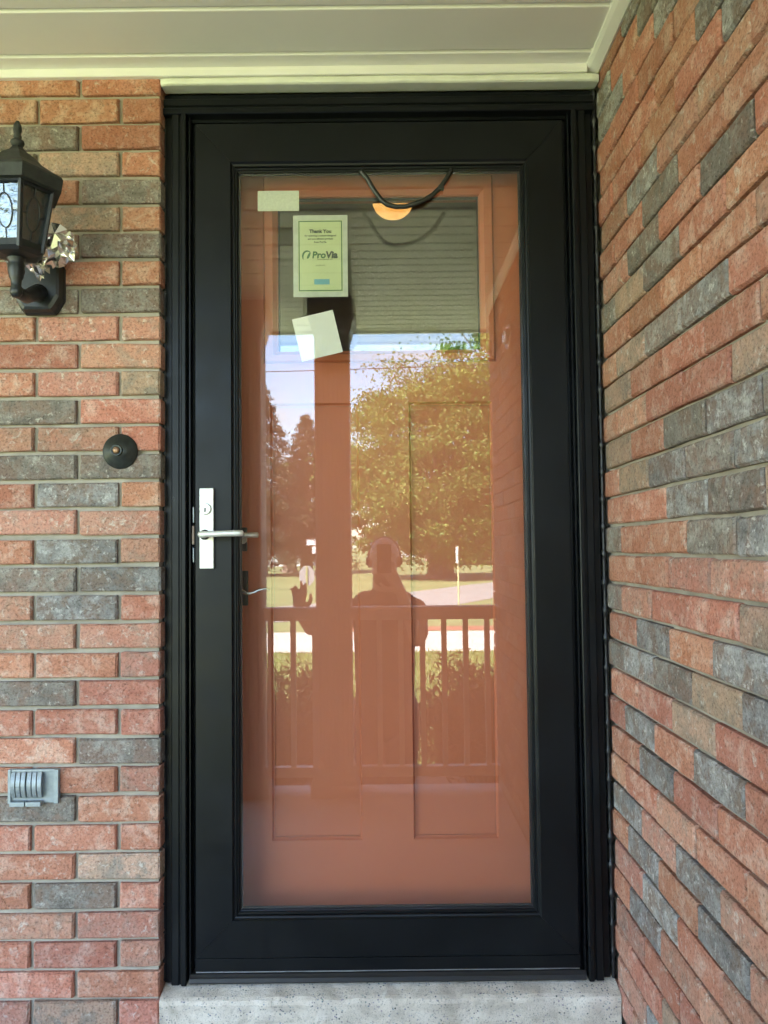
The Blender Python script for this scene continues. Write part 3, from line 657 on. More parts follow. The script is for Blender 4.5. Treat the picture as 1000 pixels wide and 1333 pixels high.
# entry door lock hardware at the left edge
bm = B(); box(bm, -0.372, -0.352, YD-0.012, YD-0.001, 1.000, 1.062, 0.003); dl = obj('deadbolt_plate', bm, m_bronze, ED)
bm = B(); lathe(bm, [(0.0005, -0.012), (0.011, -0.012), (0.011, -0.026), (0.0005, -0.026)], (-0.362, YD, 1.030), 'y'); obj('deadbolt_cylinder', bm, m_nickel, dl)
bm = B(); box(bm, -0.374, -0.350, YD-0.012, YD-0.001, 0.860, 0.950, 0.003); kl = obj('lever_plate', bm, m_bronze, ED)
bm = B(); tube(bm, [(-0.362, YD-0.01, 0.902), (-0.362, YD-0.05, 0.902), (-0.356, YD-0.056, 0.899), (-0.343, YD-0.058, 0.893), (-0.328, YD-0.058, 0.8955), (-0.312, YD-0.058, 0.903), (-0.297, YD-0.057, 0.9055), (-0.287, YD-0.055, 0.902)], [0.006, 0.006, 0.005, 0.0034, 0.003, 0.003, 0.0026, 0.002], 8); obj('curved_lever', bm, m_gloss, kl, smooth=True)
EF = thing('entry_door_frame', 'dark frame around the terracotta entry door', 'door frame', (0, YD, 0))
for s in (-1, 1):
    bm = B(); box(bm, s*0.4585, s*0.50, YD-0.001+0.033, 0.205, -0.04, 2.06); obj('side_jamb', bm, m_orange, EF)
bm = B(); box(bm, -0.50, 0.50, YD+0.032, 0.205, 2.062, 2.14); obj('head_jamb', bm, m_orange, EF)
bm = B(); box(bm, -0.5, 0.5, 0.1605, 0.30, -0.06, 0.004); obj('threshold', bm, m_silver, EF)

# ------------------------------------------------------------------ wall lantern
LX, LY = -0.806, -0.205
LN = thing('wall_lantern', 'black six sided coach lantern with leaded glass on the left brick wall', 'wall lantern', (LX, -0.032, 1.66))
def hexr(r, z, n=6, rot=0.0):
    return [(LX+r*math.cos(2*PI*k/n+rot), LY+r*math.sin(2*PI*k/n+rot), z) for k in range(n)]
bm = B(); prev = None
roofp = [(0.099, 1.782), (0.103, 1.808), (0.099, 1.815), (0.080, 1.826), (0.056, 1.842), (0.036, 1.862), (0.020, 1.874), (0.012, 1.884), (0.011, 1.887)]
ring_loft(bm, [hexr(r, z+0.022) for r, z in roofp]); rf = obj('lantern_roof', bm, m_oldblack, LN)
bm = B(); lathe(bm, [(0.0098, 1.886), (0.0125, 1.891), (0.0150, 1.896), (0.0140, 1.901), (0.0075, 1.905), (0.0090, 1.909), (0.0085, 1.913), (0.0065, 1.916), (0.0095, 1.925), (0.0085, 1.936), (0.004, 1.946), (0.0005, 1.945)], (LX, LY, 0.020)); obj('finial', bm, m_oldblack, rf, smooth=True)
RT, RB_, ZTp, ZBt = 0.080, 0.056, 1.815, 1.668
def hp_(k, t, dr=0.0):
    r = RT+(RB_-RT)*t+dr; a = 2*PI*k/6; return Vector((LX+r*math.cos(a), LY+r*math.sin(a), ZTp+(ZBt-ZTp)*t))
for k in range(6):
    bm = B(); tube(bm, [hp_(k, -0.02), hp_(k, 1.02)], 0.0062, 6); obj('corner_post', bm, m_lantern, LN)
bm = B(); ring_loft(bm, [hexr(0.084, 1.822), hexr(0.084, 1.800), hexr(0.079, 1.797), hexr(0.070, 1.812)], cap=False); obj('top_ring', bm, m_lantern, LN)
bm = B(); ring_loft(bm, [hexr(0.0610, 1.682), hexr(0.0610, 1.668), hexr(0.056, 1.664), hexr(0.050, 1.660), hexr(0.034, 1.656), hexr(0.022, 1.655)]); obj('bottom_cup', bm, m_lantern, LN)
for k in range(6):
    a, b_ = hp_(k, 0.08, -0.004), hp_(k+1, 0.08, -0.004); c, d = hp_(k+1, 0.93, -0.004), hp_(k, 0.93, -0.004)
    cen = Vector((LX, LY, (a.z+c.z)/2))
    bm = B(); inn = [v+(Vector((LX, LY, v.z))-v).normalized()*0.002 for v in (a, b_, c, d)]
    ring_loft(bm, [[a, b_, c, d], inn]); gp = obj('lantern_pane', bm, m_lglass, LN)
    if k in (3, 4, 5):
        nrm = ((a+b_)/2-Vector((LX, LY, a.z))).normalized()*0.0015
        bm = B(); mid_t, mid_b = (a+b_)/2, (c+d)/2; mid = (mid_t+mid_b)/2; hx = (b_-a)/2; vx = (mid_t-mid_b)/2
        el = [mid+nrm+hx*0.42*math.cos(t)+vx*0.58*math.sin(t) for t in (2*PI*i/20 for i in range(21))]
        tube(bm, el, 0.0013, 5, cap=False)
        tube(bm, [mid_t+nrm, mid+nrm+vx*0.58], 0.0012, 5); tube(bm, [mid_b+nrm, mid+nrm-vx*0.58], 0.0012, 5)
        tube(bm, [mid+nrm+hx*0.42, mid+nrm+hx*0.92], 0.0012, 5); tube(bm, [mid+nrm-hx*0.42, mid+nrm-hx*0.92], 0.0012, 5)
        obj('leaded_came', bm, m_lead, gp)
bm = B(); lathe(bm, [(0.010, 1.600), (0.0115, 1.690), (0.010, 1.700)], (LX, LY, 0), n=12); obj('candle_sleeve', bm, m_white_pvc, LN, smooth=True)
bm = B(); lathe(bm, [(0.005, 1.700), (0.015, 1.715), (0.016, 1.728), (0.008, 1.75), (0.001, 1.757)], (LX, LY, 0), n=14); obj('bulb', bm, m_lglass, LN, smooth=True)
bm = B(); lathe(bm, [(0.0005, 1.553), (0.008, 1.554), (0.013, 1.562), (0.0135, 1.570), (0.0105, 1.578), (0.0115, 1.592), (0.0150, 1.598), (0.0150, 1.601), (0.0180, 1.612), (0.0180, 1.626), (0.0155, 1.634), (0.0200, 1.638), (0.0200, 1.643), (0.0005, 1.645)], (LX, LY, 0.014)); obj('turned_stem', bm, m_lantern, LN, smooth=True)
bm = B(); tube(bm, [(LX, LY, 1.590), (LX, LY+0.02, 1.583), (LX-0.004, LY+0.06, 1.588), (LX-0.008, LY+0.11, 1.612), (LX-0.010, LY+0.14, 1.622)], [0.010, 0.013, 0.015, 0.017, 0.022], 14); obj('arm', bm, m_lantern, LN, smooth=True)
def plate_poly(hw, z0, z1, ch, y):
    cx = -0.822
    return [(cx-hw+ch, y, z0), (cx+hw-ch, y, z0), (cx+hw-ch*0.55, y, z0+ch*0.55), (cx+hw-ch*0.3, y, z0+ch), (cx+hw, y, z0+ch*1.5), (cx+hw, y, z1-ch*1.5), (cx+hw-ch*0.3, y, z1-ch), (cx+hw-ch, y, z1), (cx-hw+ch, y, z1), (cx-hw+ch*0.3, y, z1-ch), (cx-hw, y, z1-ch*1.5), (cx-hw, y, z0+ch*1.5), (cx-hw+ch*0.3, y, z0+ch), (cx-hw+ch*.55, y, z0+ch*.55)]
bm = B(); ring_loft(bm, [plate_poly(0.058, 1.577, 1.722, 0.022, -0.033), plate_poly(0.058, 1.577, 1.722, 0.022, -0.040), plate_poly(0.055, 1.581, 1.718, 0.021, -0.046), plate_poly(0.053, 1.584, 1.715, 0.021, -0.062), plate_poly(0.047, 1.590, 1.709, 0.02, -0.066)]); obj('back_plate', bm, m_lantern, LN)

def foil_sheet(bm, c, w, h, n, amp, ang, seed, bulge=0.02):
    rr = random.Random(seed); vs = {}
    for i in range(n+1):
        for j in range(n+1):
            u, v = i/n-0.5, j/n-0.5; k = math.sqrt(max(0.0, 1-2.4*(u*u+v*v)))
            x, z = (u+rr.uniform(-.45, .45)/n)*w*(1.0+0.25*mnoise.noise(Vector((u*5, v*5, seed)))), (v+rr.uniform(-.45, .45)/n)*h
            y = -bulge*k+amp*mnoise.noise(Vector((u*6, v*6, seed*1.7)))*1.3+rr.uniform(-amp, amp)*0.55
            if abs(u) > 0.35 and abs(v) > 0.35: x *= 0.8; z *= 0.8
            vs[i, j] = bm.verts.new((c[0]+x*math.cos(ang)-z*math.sin(ang), c[1]+y, c[2]+x*math.sin(ang)+z*math.cos(ang)))
    for i in range(n):
        for j in range(n):
            q = (vs[i, j], vs[i+1, j], vs[i+1, j+1], vs[i, j+1])
            if (i+j+seed) % 2: bm.faces.new(q[:3]); bm.faces.new((q[0], q[2], q[3]))
            else: bm.faces.new((q[0], q[1], q[3])); bm.faces.new(q[1:])
bm = B()
foil_sheet(bm, (-0.748, -0.105, 1.708), 0.086, 0.070, 8, 0.017, 0.5, 3)
foil_sheet(bm, (-0.765, -0.112, 1.738), 0.064, 0.050, 3, 0.012, 0.55, 4)
foil_sheet(bm, (-0.792, -0.128, 1.722), 0.048, 0.060, 7, 0.015, -0.4, 5)
foil_sheet(bm, (-0.800, -0.132, 1.688), 0.050, 0.066, 8, 0.016, 0.3, 6)
foil_sheet(bm, (-0.826, -0.138, 1.672), 0.052, 0.032, 6, 0.013, 0.1, 7)
foil_sheet(bm, (-0.786, -0.130, 1.660), 0.038, 0.054, 6, 0.013, 0.5, 8)
o = obj('foil_wad', bm, m_foil, loc=(-0.765, -0.11, 1.70))
tag(o, 'crumpled silver aluminium foil wrapped behind the wall lantern', 'foil')

# ------------------------------------------------------------------ doorbell
DB = thing('doorbell', 'round oil rubbed bronze doorbell on the brick left of the door', 'doorbell', (-0.630, EY, 1.2435))
c = (-0.630, EY, 1.2435)
bm = B(); lathe(bm, [(0.041, 0.0), (0.0425, -0.003), (0.041, -0.006), (0.034, -0.008), (0.031, -0.012), (0.024, -0.0135), (0.0215, -0.018), (0.0005, -0.0185)], c, 'y', 40); obj('bell_plate', bm, m_bronze, DB, smooth=True)
bm = B(); lathe(bm, [(0.0145, -0.0175), (0.0145, -0.022), (0.0125, -0.0235), (0.0095, -0.0215), (0.0005, -0.0215)], (c[0]-0.0035, c[1], c[2]+0.001), 'y', 30); obj('button_ring', bm, m_bronze, DB, smooth=True)
bm = B(); lathe(bm, [(0.0080, -0.021), (0.0078, -0.0245), (0.005, -0.0265), (0.0005, -0.027)], (c[0]-0.0035, c[1], c[2]+0.001), 'y', 24); obj('push_button', bm, m_copper, DB, smooth=True)

# ------------------------------------------------------------------ grey metal finned bracket
BR = thing('metal_bracket', 'small grey metal bracket with curved fins set in the lower left bricks', 'wall bracket', (-0.83, EY, 0.45))
bm = B(); box(bm, -0.8905, -0.7705, EY-0.004, EY+0.004, 0.413, 0.4915, 0.0012); obj('bracket_plate', bm, m_galv, BR)
bm = B(); box(bm, -0.8905, -0.8835, EY-0.010, EY-0.0045, 0.413, 0.4915, 0.0012); obj('side_flange', bm, m_galv, BR)
bm = B(); box(bm, -0.7810, -0.7705, EY-0.012, EY-0.0045, 0.413, 0.4915, 0.0012); obj('side_flange', bm, m_galv, BR)
bm = B(); box(bm, -0.883, -0.7815, EY-0.008, EY-0.0045, 0.486, 0.4915, 0.001); obj('top_flange', bm, m_galv, BR)
for i, x in enumerate((-0.8755, -0.8635, -0.8515, -0.8375, -0.8255, -0.8135)):
    bm = B(); w = 0.0047; rings = []
    for t in range(9):
        u = t/8; yy = EY-0.007-0.017*math.sin(PI*(0.12+0.80*u)); z = 0.4265+0.060*(1-u); dx = 0.0022*math.sin(PI*u)
        rings.append([(x-w+dx, yy, z), (x+w+dx, yy, z), (x+w+dx, yy+0.006, z), (x-w+dx, yy+0.006, z)])
    ring_loft(bm, rings); obj('fin', bm, m_galv, BR)
for (a, b_) in ((-0.8815, -0.8460), (-0.8435, -0.8080)):
    bm = B(); box(bm, a, b_, EY-0.022, EY-0.005, 0.409, 0.4195, 0.0014); obj('bottom_lip', bm, m_galv, BR)

# ------------------------------------------------------------------ oval fixture on the side wall, seen only in the glass
OF = thing('wall_fixture', 'small pale oval fixture on the brick side wall, reflected at the right of the glass', 'wall fixture', (XW, -1.32, 1.88))
def oval(bm, ry, rz, x0, x1, k=0.9):
    return ring_loft(bm, [[(x, -1.32+ry*q*math.cos(t), 1.88+rz*q*math.sin(t)) for t in (2*PI*i/28 for i in range(28))] for x, q in ((x0, 1.0), (x1, 1.0), (x1-0.004, k))])
bm = B(); oval(bm, 0.085, 0.050, XW-0.001, XW-0.016); obj('cover', bm, m_galv, OF)
bm = B(); oval(bm, 0.058, 0.030, XW-0.021, XW-0.030, 0.8); obj('lens', bm, m_white_pvc, OF)

# ------------------------------------------------------------------ porch columns and railings
def make_column():
    t = thing('porch_column', '', 'column', (0, 0, 0), 'fluted porch columns')
    h0, h1 = FZ, CZ-0.0015
    def sq(r, z): return [(-r, -r, z), (r, -r, z), (r, r, z), (-r, r, z)]
    bm = B(); pts = []; s = 0.082; nf = 7; w = 2*s/(nf*2+1)
    side = [(-s, 0)]
    for k in range(nf):
        a = -s+w*(2*k+1); side += [(a, 0), (a+w*0.2, 0.010), (a+w*0.8, 0.010), (a+w, 0)]
    for q in range(4):
        ang = q*PI/2
        for u, d in side:
            x, y = u, -s+d; pts.append((x*math.cos(ang)-y*math.sin(ang), x*math.sin(ang)+y*math.cos(ang)))
    prism_profile_z(bm, pts, FZ+0.13, 2.015); obj('shaft', bm, m_column, t)
    bm = B(); ring_loft(bm, [sq(0.112, h0+0.001), sq(0.112, h0+0.055), sq(0.108, h0+0.062), sq(0.100, h0+0.080), sq(0.096, h0+0.10), sq(0.088, h0+0.118), sq(0.087, h0+0.13)]); obj('base', bm, m_column, t)
    bm = B(); ring_loft(bm, [sq(0.087, 2.015), sq(0.088, 2.030), sq(0.094, 2.045), sq(0.096, 2.062), sq(0.106, 2.085), sq(0.112, 2.098), sq(0.112, h1)]); obj('capital', bm, m_column, t)
    return t
def dup(root, loc, label, group=None):
    r = root.copy(); COL.objects.link(r); r.location = loc; r['label'] = label
    if group: r['group'] = group
    for ch in list(root.children):
        c_ = ch.copy(); COL.objects.link(c_); c_.parent = r
        for g_ in ch.children:
            d_ = g_.copy(); COL.objects.link(d_); d_.parent = c_
    return r
c1 = make_column(); c1.location = (-0.2375, -1.865, 0); c1['label'] = 'taupe fluted porch column beside the person, reflected in the glass'
dup(c1, (-0.657, -1.865, 0), 'taupe fluted porch column reflected at the left edge of the glass')
def railing(x0, x1, bal, label):
    t = thing('porch_railing', label, 'railing', ((x0+x1)/2, -1.87, FZ), 'porch railings')
    y = -1.865
    bm = B(); prism_profile_x(bm, [(y-0.033, 0.7030), (y+0.033, 0.7030), (y+0.036, 0.711), (y+0.030, 0.721), (y+0.015, 0.725), (y-0.015, 0.725), (y-0.030, 0.721), (y-0.036, 0.711)], x0, x1)
    box(bm, x0, x1, y-0.022, y+0.022, 0.660, 0.7025); obj('top_rail', bm, m_rail, t)
    bm = B(); box(bm, x0, x1, y-0.022, y+0.022, -0.078, -0.030, 0.003); obj('bottom_rail', bm, m_rail, t)
    for x in bal:
        bm = B(); box(bm, x-0.0125, x+0.0125, y-0.0125, y+0.0125, -0.0305, 0.6605, 0.001); obj('baluster', bm, m_rail, t)
    return t
railing(-0.575, -0.3195, [-0.545, -0.437, -0.333], 'short taupe railing between the two porch columns')
railing(-0.1555, XW-0.001, [-0.128+0.1030*i for i in range(7)], 'longer taupe railing between the column and the brick side wall')

# ------------------------------------------------------------------ person (taking the photograph over the railing)
PX, PY = 0.0, -2.27
P = thing('person', 'bald bearded person in a dark t-shirt holding up a phone, reflected in the glass', 'person', (PX, PY, GZ+0.03))
def capsule(bm, a, b, ra, rb, flat=1.0, n=14):
    a, b = Vector(a), Vector(b); d = b-a; L_ = d.length; d.normalize()
    up = Vector((0, 1, 0)) if abs(d.y) < 0.9 else Vector((1, 0, 0))
    u = d.cross(up).normalized(); v = u.cross(d).normalized(); rings = []
    m = 5
    for i in range(m+1):
        t = -PI/2+PI/2*i/m; r = ra*math.cos(t)+1e-4; rings.append([a+d*(ra*math.sin(t))+(u*math.cos(q)+v*math.sin(q)*flat)*r for q in (2*PI*k/n for k in range(n))])
    for i in range(m+1):
        t = PI/2*i/m; r = rb*math.cos(t)+1e-4; rings.append([b+d*(rb*math.sin(t))+(u*math.cos(q)+v*math.sin(q)*flat)*r for q in (2*PI*k/n for k in range(n))])
    return ring_loft(bm, rings)
def ell(bm, c, r, rot=None):
    Mx = Matrix.Translation(c) @ (rot or Matrix.Identity(4)) @ Matrix.Diagonal((r[0], r[1], r[2], 1))
    bmesh.ops.create_uvsphere(bm, u_segments=24, v_segments=16, radius=1.0, matrix=Mx)
HX, HY, HZ = 0.003, -2.165, 0.93     # head centre
sh_r, sh_l = (0.160, -2.27, 0.668), (-0.160, -2.27, 0.668)
el_r, wr_r = (0.168, -2.13, 0.540), (0.085, -2.05, 0.780)
el_l, wr_l = (-0.375, -2.15, 0.600), (-0.428, -2.040, 0.690)
def hand(bm, w, dirv, side, palmn, curl, scale=1.0):
    """palm plus five separate bent fingers; dirv along the fingers, side towards the thumb"""
    w = Vector(w); d = Vector(dirv).normalized(); s = Vector(side); s = (s-d*s.dot(d)).normalized(); n_ = Vector(palmn); n_ = (n_-d*n_.dot(d)-s*n_.dot(s)).normalized()
    for k in (-1, 0, 1): capsule(bm, w+d*0.005+s*0.014*k, w+d*0.080+s*0.024*k, 0.017, 0.013)
    for k, (ln, off) in enumerate(((0.072, 0.032), (0.082, 0.011), (0.076, -0.011), (0.060, -0.031))):
        base = w+d*0.085+s*off; c_ = curl[k+1]; seg = ln*scale
        p0 = base; dd = (d+n_*0.35*c_+s*off*2.2).normalized(); p1 = p0+dd*seg*0.45
        dd = (d*(1-0.7*c_)+n_*0.95*c_+s*off*1.5).normalized(); p2 = p1+dd*seg*0.32
        dd = (d*(1-1.25*c_)+n_*1.2*c_).normalized(); p3 = p2+dd*seg*0.23
        capsule(bm, p0, p1, 0.0098, 0.0088); capsule(bm, p1, p2, 0.0088, 0.0080); capsule(bm, p2, p3, 0.0080, 0.0068)
    b0 = w+d*0.025+s*0.028; c_ = curl[0]
    p1 = b0+(d*0.6+s*0.8+n_*0.2*c_).normalized()*0.038; p2 = p1+(d*0.85+s*0.35+n_*0.6*c_).normalized()*0.030; p3 = p2+(d+n_*0.6*c_).normalized()*0.022
    capsule(bm, b0, p1, 0.0135, 0.0115); capsule(bm, p1, p2, 0.0112, 0.0098); capsule(bm, p2, p3, 0.0098, 0.0078)
bm = B()
# head: cranium, jaw, face
ell(bm, (HX, HY-0.012, HZ+0.035), (0.077, 0.096, 0.092)); ell(bm, (HX, HY+0.012, HZ-0.035), (0.066, 0.078, 0.085)); ell(bm, (HX, HY+0.032, HZ-0.085), (0.046, 0.050, 0.040))
capsule(bm, (HX, HY+0.078, HZ+0.022), (HX, HY+0.100, HZ-0.012), 0.008, 0.013)                     # nose
for s in (-1, 1):
    ell(bm, (HX+s*0.078, HY-0.005, HZ+0.0), (0.010, 0.018, 0.032)); ell(bm, (HX+s*0.030, HY+0.070, HZ+0.040), (0.024, 0.014, 0.010)); ell(bm, (HX+s*0.030, HY+0.071, HZ+0.018), (0.014, 0.012, 0.011))
    ell(bm, (HX+s*0.040, HY+0.052, HZ-0.012), (0.022, 0.024, 0.020))
ell(bm, (HX, HY+0.082, HZ-0.043), (0.022, 0.012, 0.006)); ell(bm, (HX, HY+0.080, HZ-0.054), (0.020, 0.012, 0.006))
capsule(bm, (HX, HY-0.03, HZ-0.06), (HX, -2.265, 0.745), 0.060, 0.068)
# trunk, hips, arms, legs
capsule(bm, (-0.08, -2.28, 0.68), (0.08, -2.28, 0.68), 0.085, 0.085); capsule(bm, (0, -2.27, 0.60), (0, -2.26, 0.40), 0.155, 0.145, 0.75); capsule(bm, (0, -2.26, 0.40), (0, -2.27, 0.18), 0.148, 0.15, 0.78)
for s, e, w_ in ((sh_r, el_r, wr_r), (sh_l, el_l, wr_l)):
    capsule(bm, s, e, 0.058, 0.043); capsule(bm, e, w_, 0.043, 0.028)
for s in (-1, 1):
    capsule(bm, (s*0.075, -2.27, 0.16), (s*0.078, -2.26, -0.18), 0.088, 0.058); capsule(bm, (s*0.078, -2.26, -0.18), (s*0.085, -2.29, -0.52), 0.058, 0.040); capsule(bm, (s*0.085, -2.30, -0.555), (s*0.105, -2.14, -0.565), 0.035, 0.028)
hand(bm, wr_r, (-0.45, 0.15, 0.85), (-0.6, 0.5, 0.0), (-0.8, 0.3, -0.4), (0.7, 0.35, 0.45, 0.55, 0.6))
hand(bm, wr_l, (0.05, 0.12, 1.0), (0.9, 0.3, 0.0), (0.0, 1.0, -0.1), (0.5, 0.12, 0.20, 0.65, 0.85), 0.85)
body = obj('body', bm, m_skin, P, smooth=True)
def remesh(o, vox, it=4):
    md = o.modifiers.new('remesh', 'REMESH'); md.mode = 'VOXEL'; md.voxel_size = vox; md.use_smooth_shade = True
    ms = o.modifiers.new('smooth', 'SMOOTH'); ms.factor = 0.5; ms.iterations = it
remesh(body, 0.005, 5)
bm = B()
capsule(bm, (-0.085, -2.28, 0.685), (0.085, -2.28, 0.685), 0.095, 0.095); capsule(bm, (0, -2.27, 0.60), (0, -2.26, 0.40), 0.165, 0.160, 0.80); capsule(bm, (0, -2.26, 0.40), (0, -2.27, 0.12), 0.162, 0.150, 0.84)
capsule(bm, (0, -2.245, 0.76), (0, -2.262, 0.72), 0.072, 0.10)
for s, e in ((sh_r, el_r), (sh_l, el_l)):
    m_ = Vector(s).lerp(Vector(e), 0.80); capsule(bm, s, m_, 0.070, 0.060)
ts = obj('t_shirt', bm, m_shirt, P, smooth=True); remesh(ts, 0.009, 4)
bm = B(); capsule(bm, (-0.05, -2.27, 0.16), (0.05, -2.27, 0.16), 0.125, 0.125)
for s in (-1, 1):
    capsule(bm, (s*0.078, -2.27, 0.14), (s*0.078, -2.26, -0.18), 0.105, 0.085); capsule(bm, (s*0.078, -2.26, -0.18), (s*0.085, -2.285, -0.50), 0.075, 0.062)
tr_ = obj('trousers', bm, m_jeans, P, smooth=True); remesh(tr_, 0.009, 4)
for s in (-1, 1):
    bm = B(); capsule(bm, (s*0.085, -2.305, -0.545), (s*0.105, -2.12, -0.555), 0.045, 0.038); capsule(bm, (s*0.085, -2.30, -0.54), (s*0.085, -2.295, -0.47), 0.048, 0.052)
    sh = obj('boot', bm, m_shoe, P, smooth=True); remesh(sh, 0.008, 3)
bm = B(); ell(bm, (HX, HY+0.030, HZ-0.078), (0.060, 0.064, 0.052)); ell(bm, (HX, HY+0.078, HZ-0.028), (0.030, 0.014, 0.009)); bd = obj('beard', bm, m_beard, P, smooth=True); remesh(bd, 0.006, 3)
for s in (-1, 1):
    bm = B(); ell(bm, (HX+s*0.030, HY+0.078, HZ+0.018), (0.010, 0.006, 0.006)); obj('eye', bm, m_paper, P, smooth=True)
HPn = thing('headphones', 'black over-ear headphones worn on the bald head of the reflected person', 'headphones', (HX, HY, HZ+0.1))
bm = B(); tube(bm, [(HX+0.083*math.cos(t), HY-0.010, HZ+0.025+0.104*math.sin(t)) for t in (PI*i/18 for i in range(19))], 0.0045, 8); obj('headband', bm, m_plastic, HPn, smooth=True)
for s in (-1, 1):
    bm = B(); tube(bm, [(HX+s*0.082, HY-0.006, HZ+0.004), (HX+s*0.094, HY-0.006, HZ+0.004)], [0.024, 0.020], 16); obj('ear_cup', bm, m_plastic, HPn)
    bm = B(); tube(bm, [(HX+s*0.086*math.cos(t), HY-0.002, HZ+0.025+0.107*math.sin(t)) for t in (0.60, 0.72, 0.84)], 0.0052, 8); obj('metal_slider', bm, m_gloss, HPn, smooth=True)
PH = thing('phone', 'black phone held upright in front of the face of the reflected person', 'phone', (0.0, -1.992, 0.95))
bm = B(); box(bm, -0.034, 0.038, -1.996, -1.988, 0.878, 1.022, 0.003); obj('phone_body', bm, m_phone, PH)
bm = B(); box(bm, -0.008, 0.034, -1.988, -1.985, 0.980, 1.018, 0.001); obj('camera_bump', bm, m_phone, PH)

# ------------------------------------------------------------------ planting
def leaves_mesh(pts, size, aspect=0.6, drop=0.0):
    """numpy leaf quads at pts"""
    n = len(pts); pts = np.asarray(pts); a = rng.normal(size=(n, 3)); a[:, 2] -= drop; a /= np.linalg.norm(a, axis=1)[:, None]
    b = rng.normal(size=(n, 3)); b -= a*(a*b).sum(1)[:, None]; b /= np.linalg.norm(b, axis=1)[:, None]
    s = size*rng.uniform(0.6, 1.35, n)[:, None]
    v = np.stack([pts-a*s*0.5, pts+b*s*aspect*0.5, pts+a*s*0.5, pts-b*s*aspect*0.5], 1).reshape(-1, 3)
    return v.tolist(), np.arange(4*n).reshape(-1, 4).tolist()
def broad_tree(base, trunk_r, trunk_h, cc, cr, nclump, nleaf, lsize, m, label, cat='tree', group=None, seed=1, sparse=0.0, clump=0.10, flare=True):
    rr = np.random.default_rng(seed); rnd = random.Random(seed)
    t = thing('broadleaf_tree', label, cat, base, group)
    base = Vector(base); cc = Vector(cc)
    bm = B(); top = Vector((base.x+(cc.x-base.x)*0.4, base.y+(cc.y-base.y)*0.4, base.z+trunk_h))
    tube(bm, [base, base+Vector((0, 0, trunk_h*0.08)), base.lerp(top, 0.3), base.lerp(top, 0.7), top], [trunk_r*(1.5 if flare else 1.1), trunk_r*1.15, trunk_r, trunk_r*0.92, trunk_r*0.8], 12)
    cl = []
    while len(cl) < nclump:
        d = Vector(rr.normal(size=3)); d.normalize(); q = rnd.uniform(0.25, 1.0)**0.45
        s_ = 1+0.42*mnoise.noise(d*2.1+Vector((seed*3.1, 0, 0)))
        p = Vector((d.x*cr[0], d.y*cr[1], d.z*cr[2]))*q*s_
        if p.z < -cr[2]*0.92: continue
        cl.append(cc+p)
    for k, c_ in enumerate(cl[:46]):
        st = base.lerp(top, rnd.uniform(0.7, 1.0)); mid = st.lerp(c_, 0.5)+Vector((0, 0, cr[2]*0.12)); r0 = trunk_r*rnd.uniform(0.18, 0.36)
        tube(bm, [st, st.lerp(mid, 0.5)+Vector((rnd.uniform(-.2, .2),)*3), mid, c_], [r0, r0*0.75, r0*0.5, r0*0.14], 5)
    obj('trunk', bm, m_bark, t)
    C_ = np.array([tuple(c) for c in cl]); idx = rr.integers(0, len(cl), nleaf); sg = clump*max(cr)*rr.uniform(0.5, 1.3, (len(cl), 1))
    pts = C_[idx]+rr.normal(size=(nleaf, 3))*sg[idx]*np.array([1, 1, 0.55])
    obj('crown', leaves_mesh(pts, lsize), m, t, kind='stuff')
    return t
def conifer(base, h, r, n, m, label, seed=1, group=None):
    rr = np.random.default_rng(seed); t = thing('spruce_tree', label, 'tree', base, group); bx = Vector(base)
    bm = B(); tube(bm, [bx, bx+Vector((0, 0, h*0.5)), bx+Vector((0, 0, h))], [r*0.13, r*0.07, 0.02], 8)
    pts = []
    nb = 150
    for k in range(nb):
        u = (k/nb)**0.85; z = h*(0.13+0.86*u); L_ = r*(1-u)**0.8*rr.uniform(0.75, 1.2)+0.1; a = k*2.399+rr.uniform(-.3, .3)
        e = Vector((math.cos(a)*L_, math.sin(a)*L_, -0.22*L_+rr.uniform(-.1, .1)))
        st = bx+Vector((0, 0, z)); en = st+e
        if k % 2 == 0: tube(bm, [st, st.lerp(en, 0.6)+Vector((0, 0, 0.04*L_)), en], [0.045*(1-u)+0.01, 0.02, 0.006], 4)
        m_ = int(n/nb*(0.3+1.6*(1-u))); tt = rr.uniform(0.15, 1, m_)**0.7
        p = np.array(st)[None]+np.array(e)[None]*tt[:, None]+rr.normal(size=(m_, 3))*np.array([0.16, 0.16, 0.11])*(0.5+1.2*(1-u)); p[:, 2] -= rr.uniform(0, .25, m_)*tt*L_*0.35
        pts.append(p)
    obj('trunk', bm, m_bark, t); obj('crown', leaves_mesh(np.concatenate(pts), 0.20, 0.35, 0.6), m, t, kind='stuff'); return t
broad_tree((2.95, -40.0, GZ), 0.62, 3.4, (3.3, -39.5, 5.4), (5.5, 5.0, 5.2), 260, 150000, 0.165, m_maple, 'huge old maple with a thick flared trunk across the road', seed=4, clump=0.12)
broad_tree((6.6, -25.0, GZ), 0.35, 4.0, (6.2, -25.0, 9.6), (5.0, 4.0, 4.0), 90, 34000, 0.14, m_maple, 'nearer loose crowned maple overhanging the top right of the reflected view', seed=9, clump=0.085)
conifer((-7.4, -46, GZ), 12.0, 3.9, 34000, m_conifer, 'tall dark spruce at the left of the reflected lawn', 3)
conifer((-4.9, -49, GZ), 10.2, 3.2, 26000, m_conifer, 'shorter dark spruce beside the stop sign', 6)
broad_tree((-6.3, -52, GZ), 0.40, 3.2, (-6.3, -52, 4.6), (3.6, 3, 2.6), 50, 12000, 0.22, m_maple, 'leafy tree with a bare dark trunk behind the spruces', seed=12)
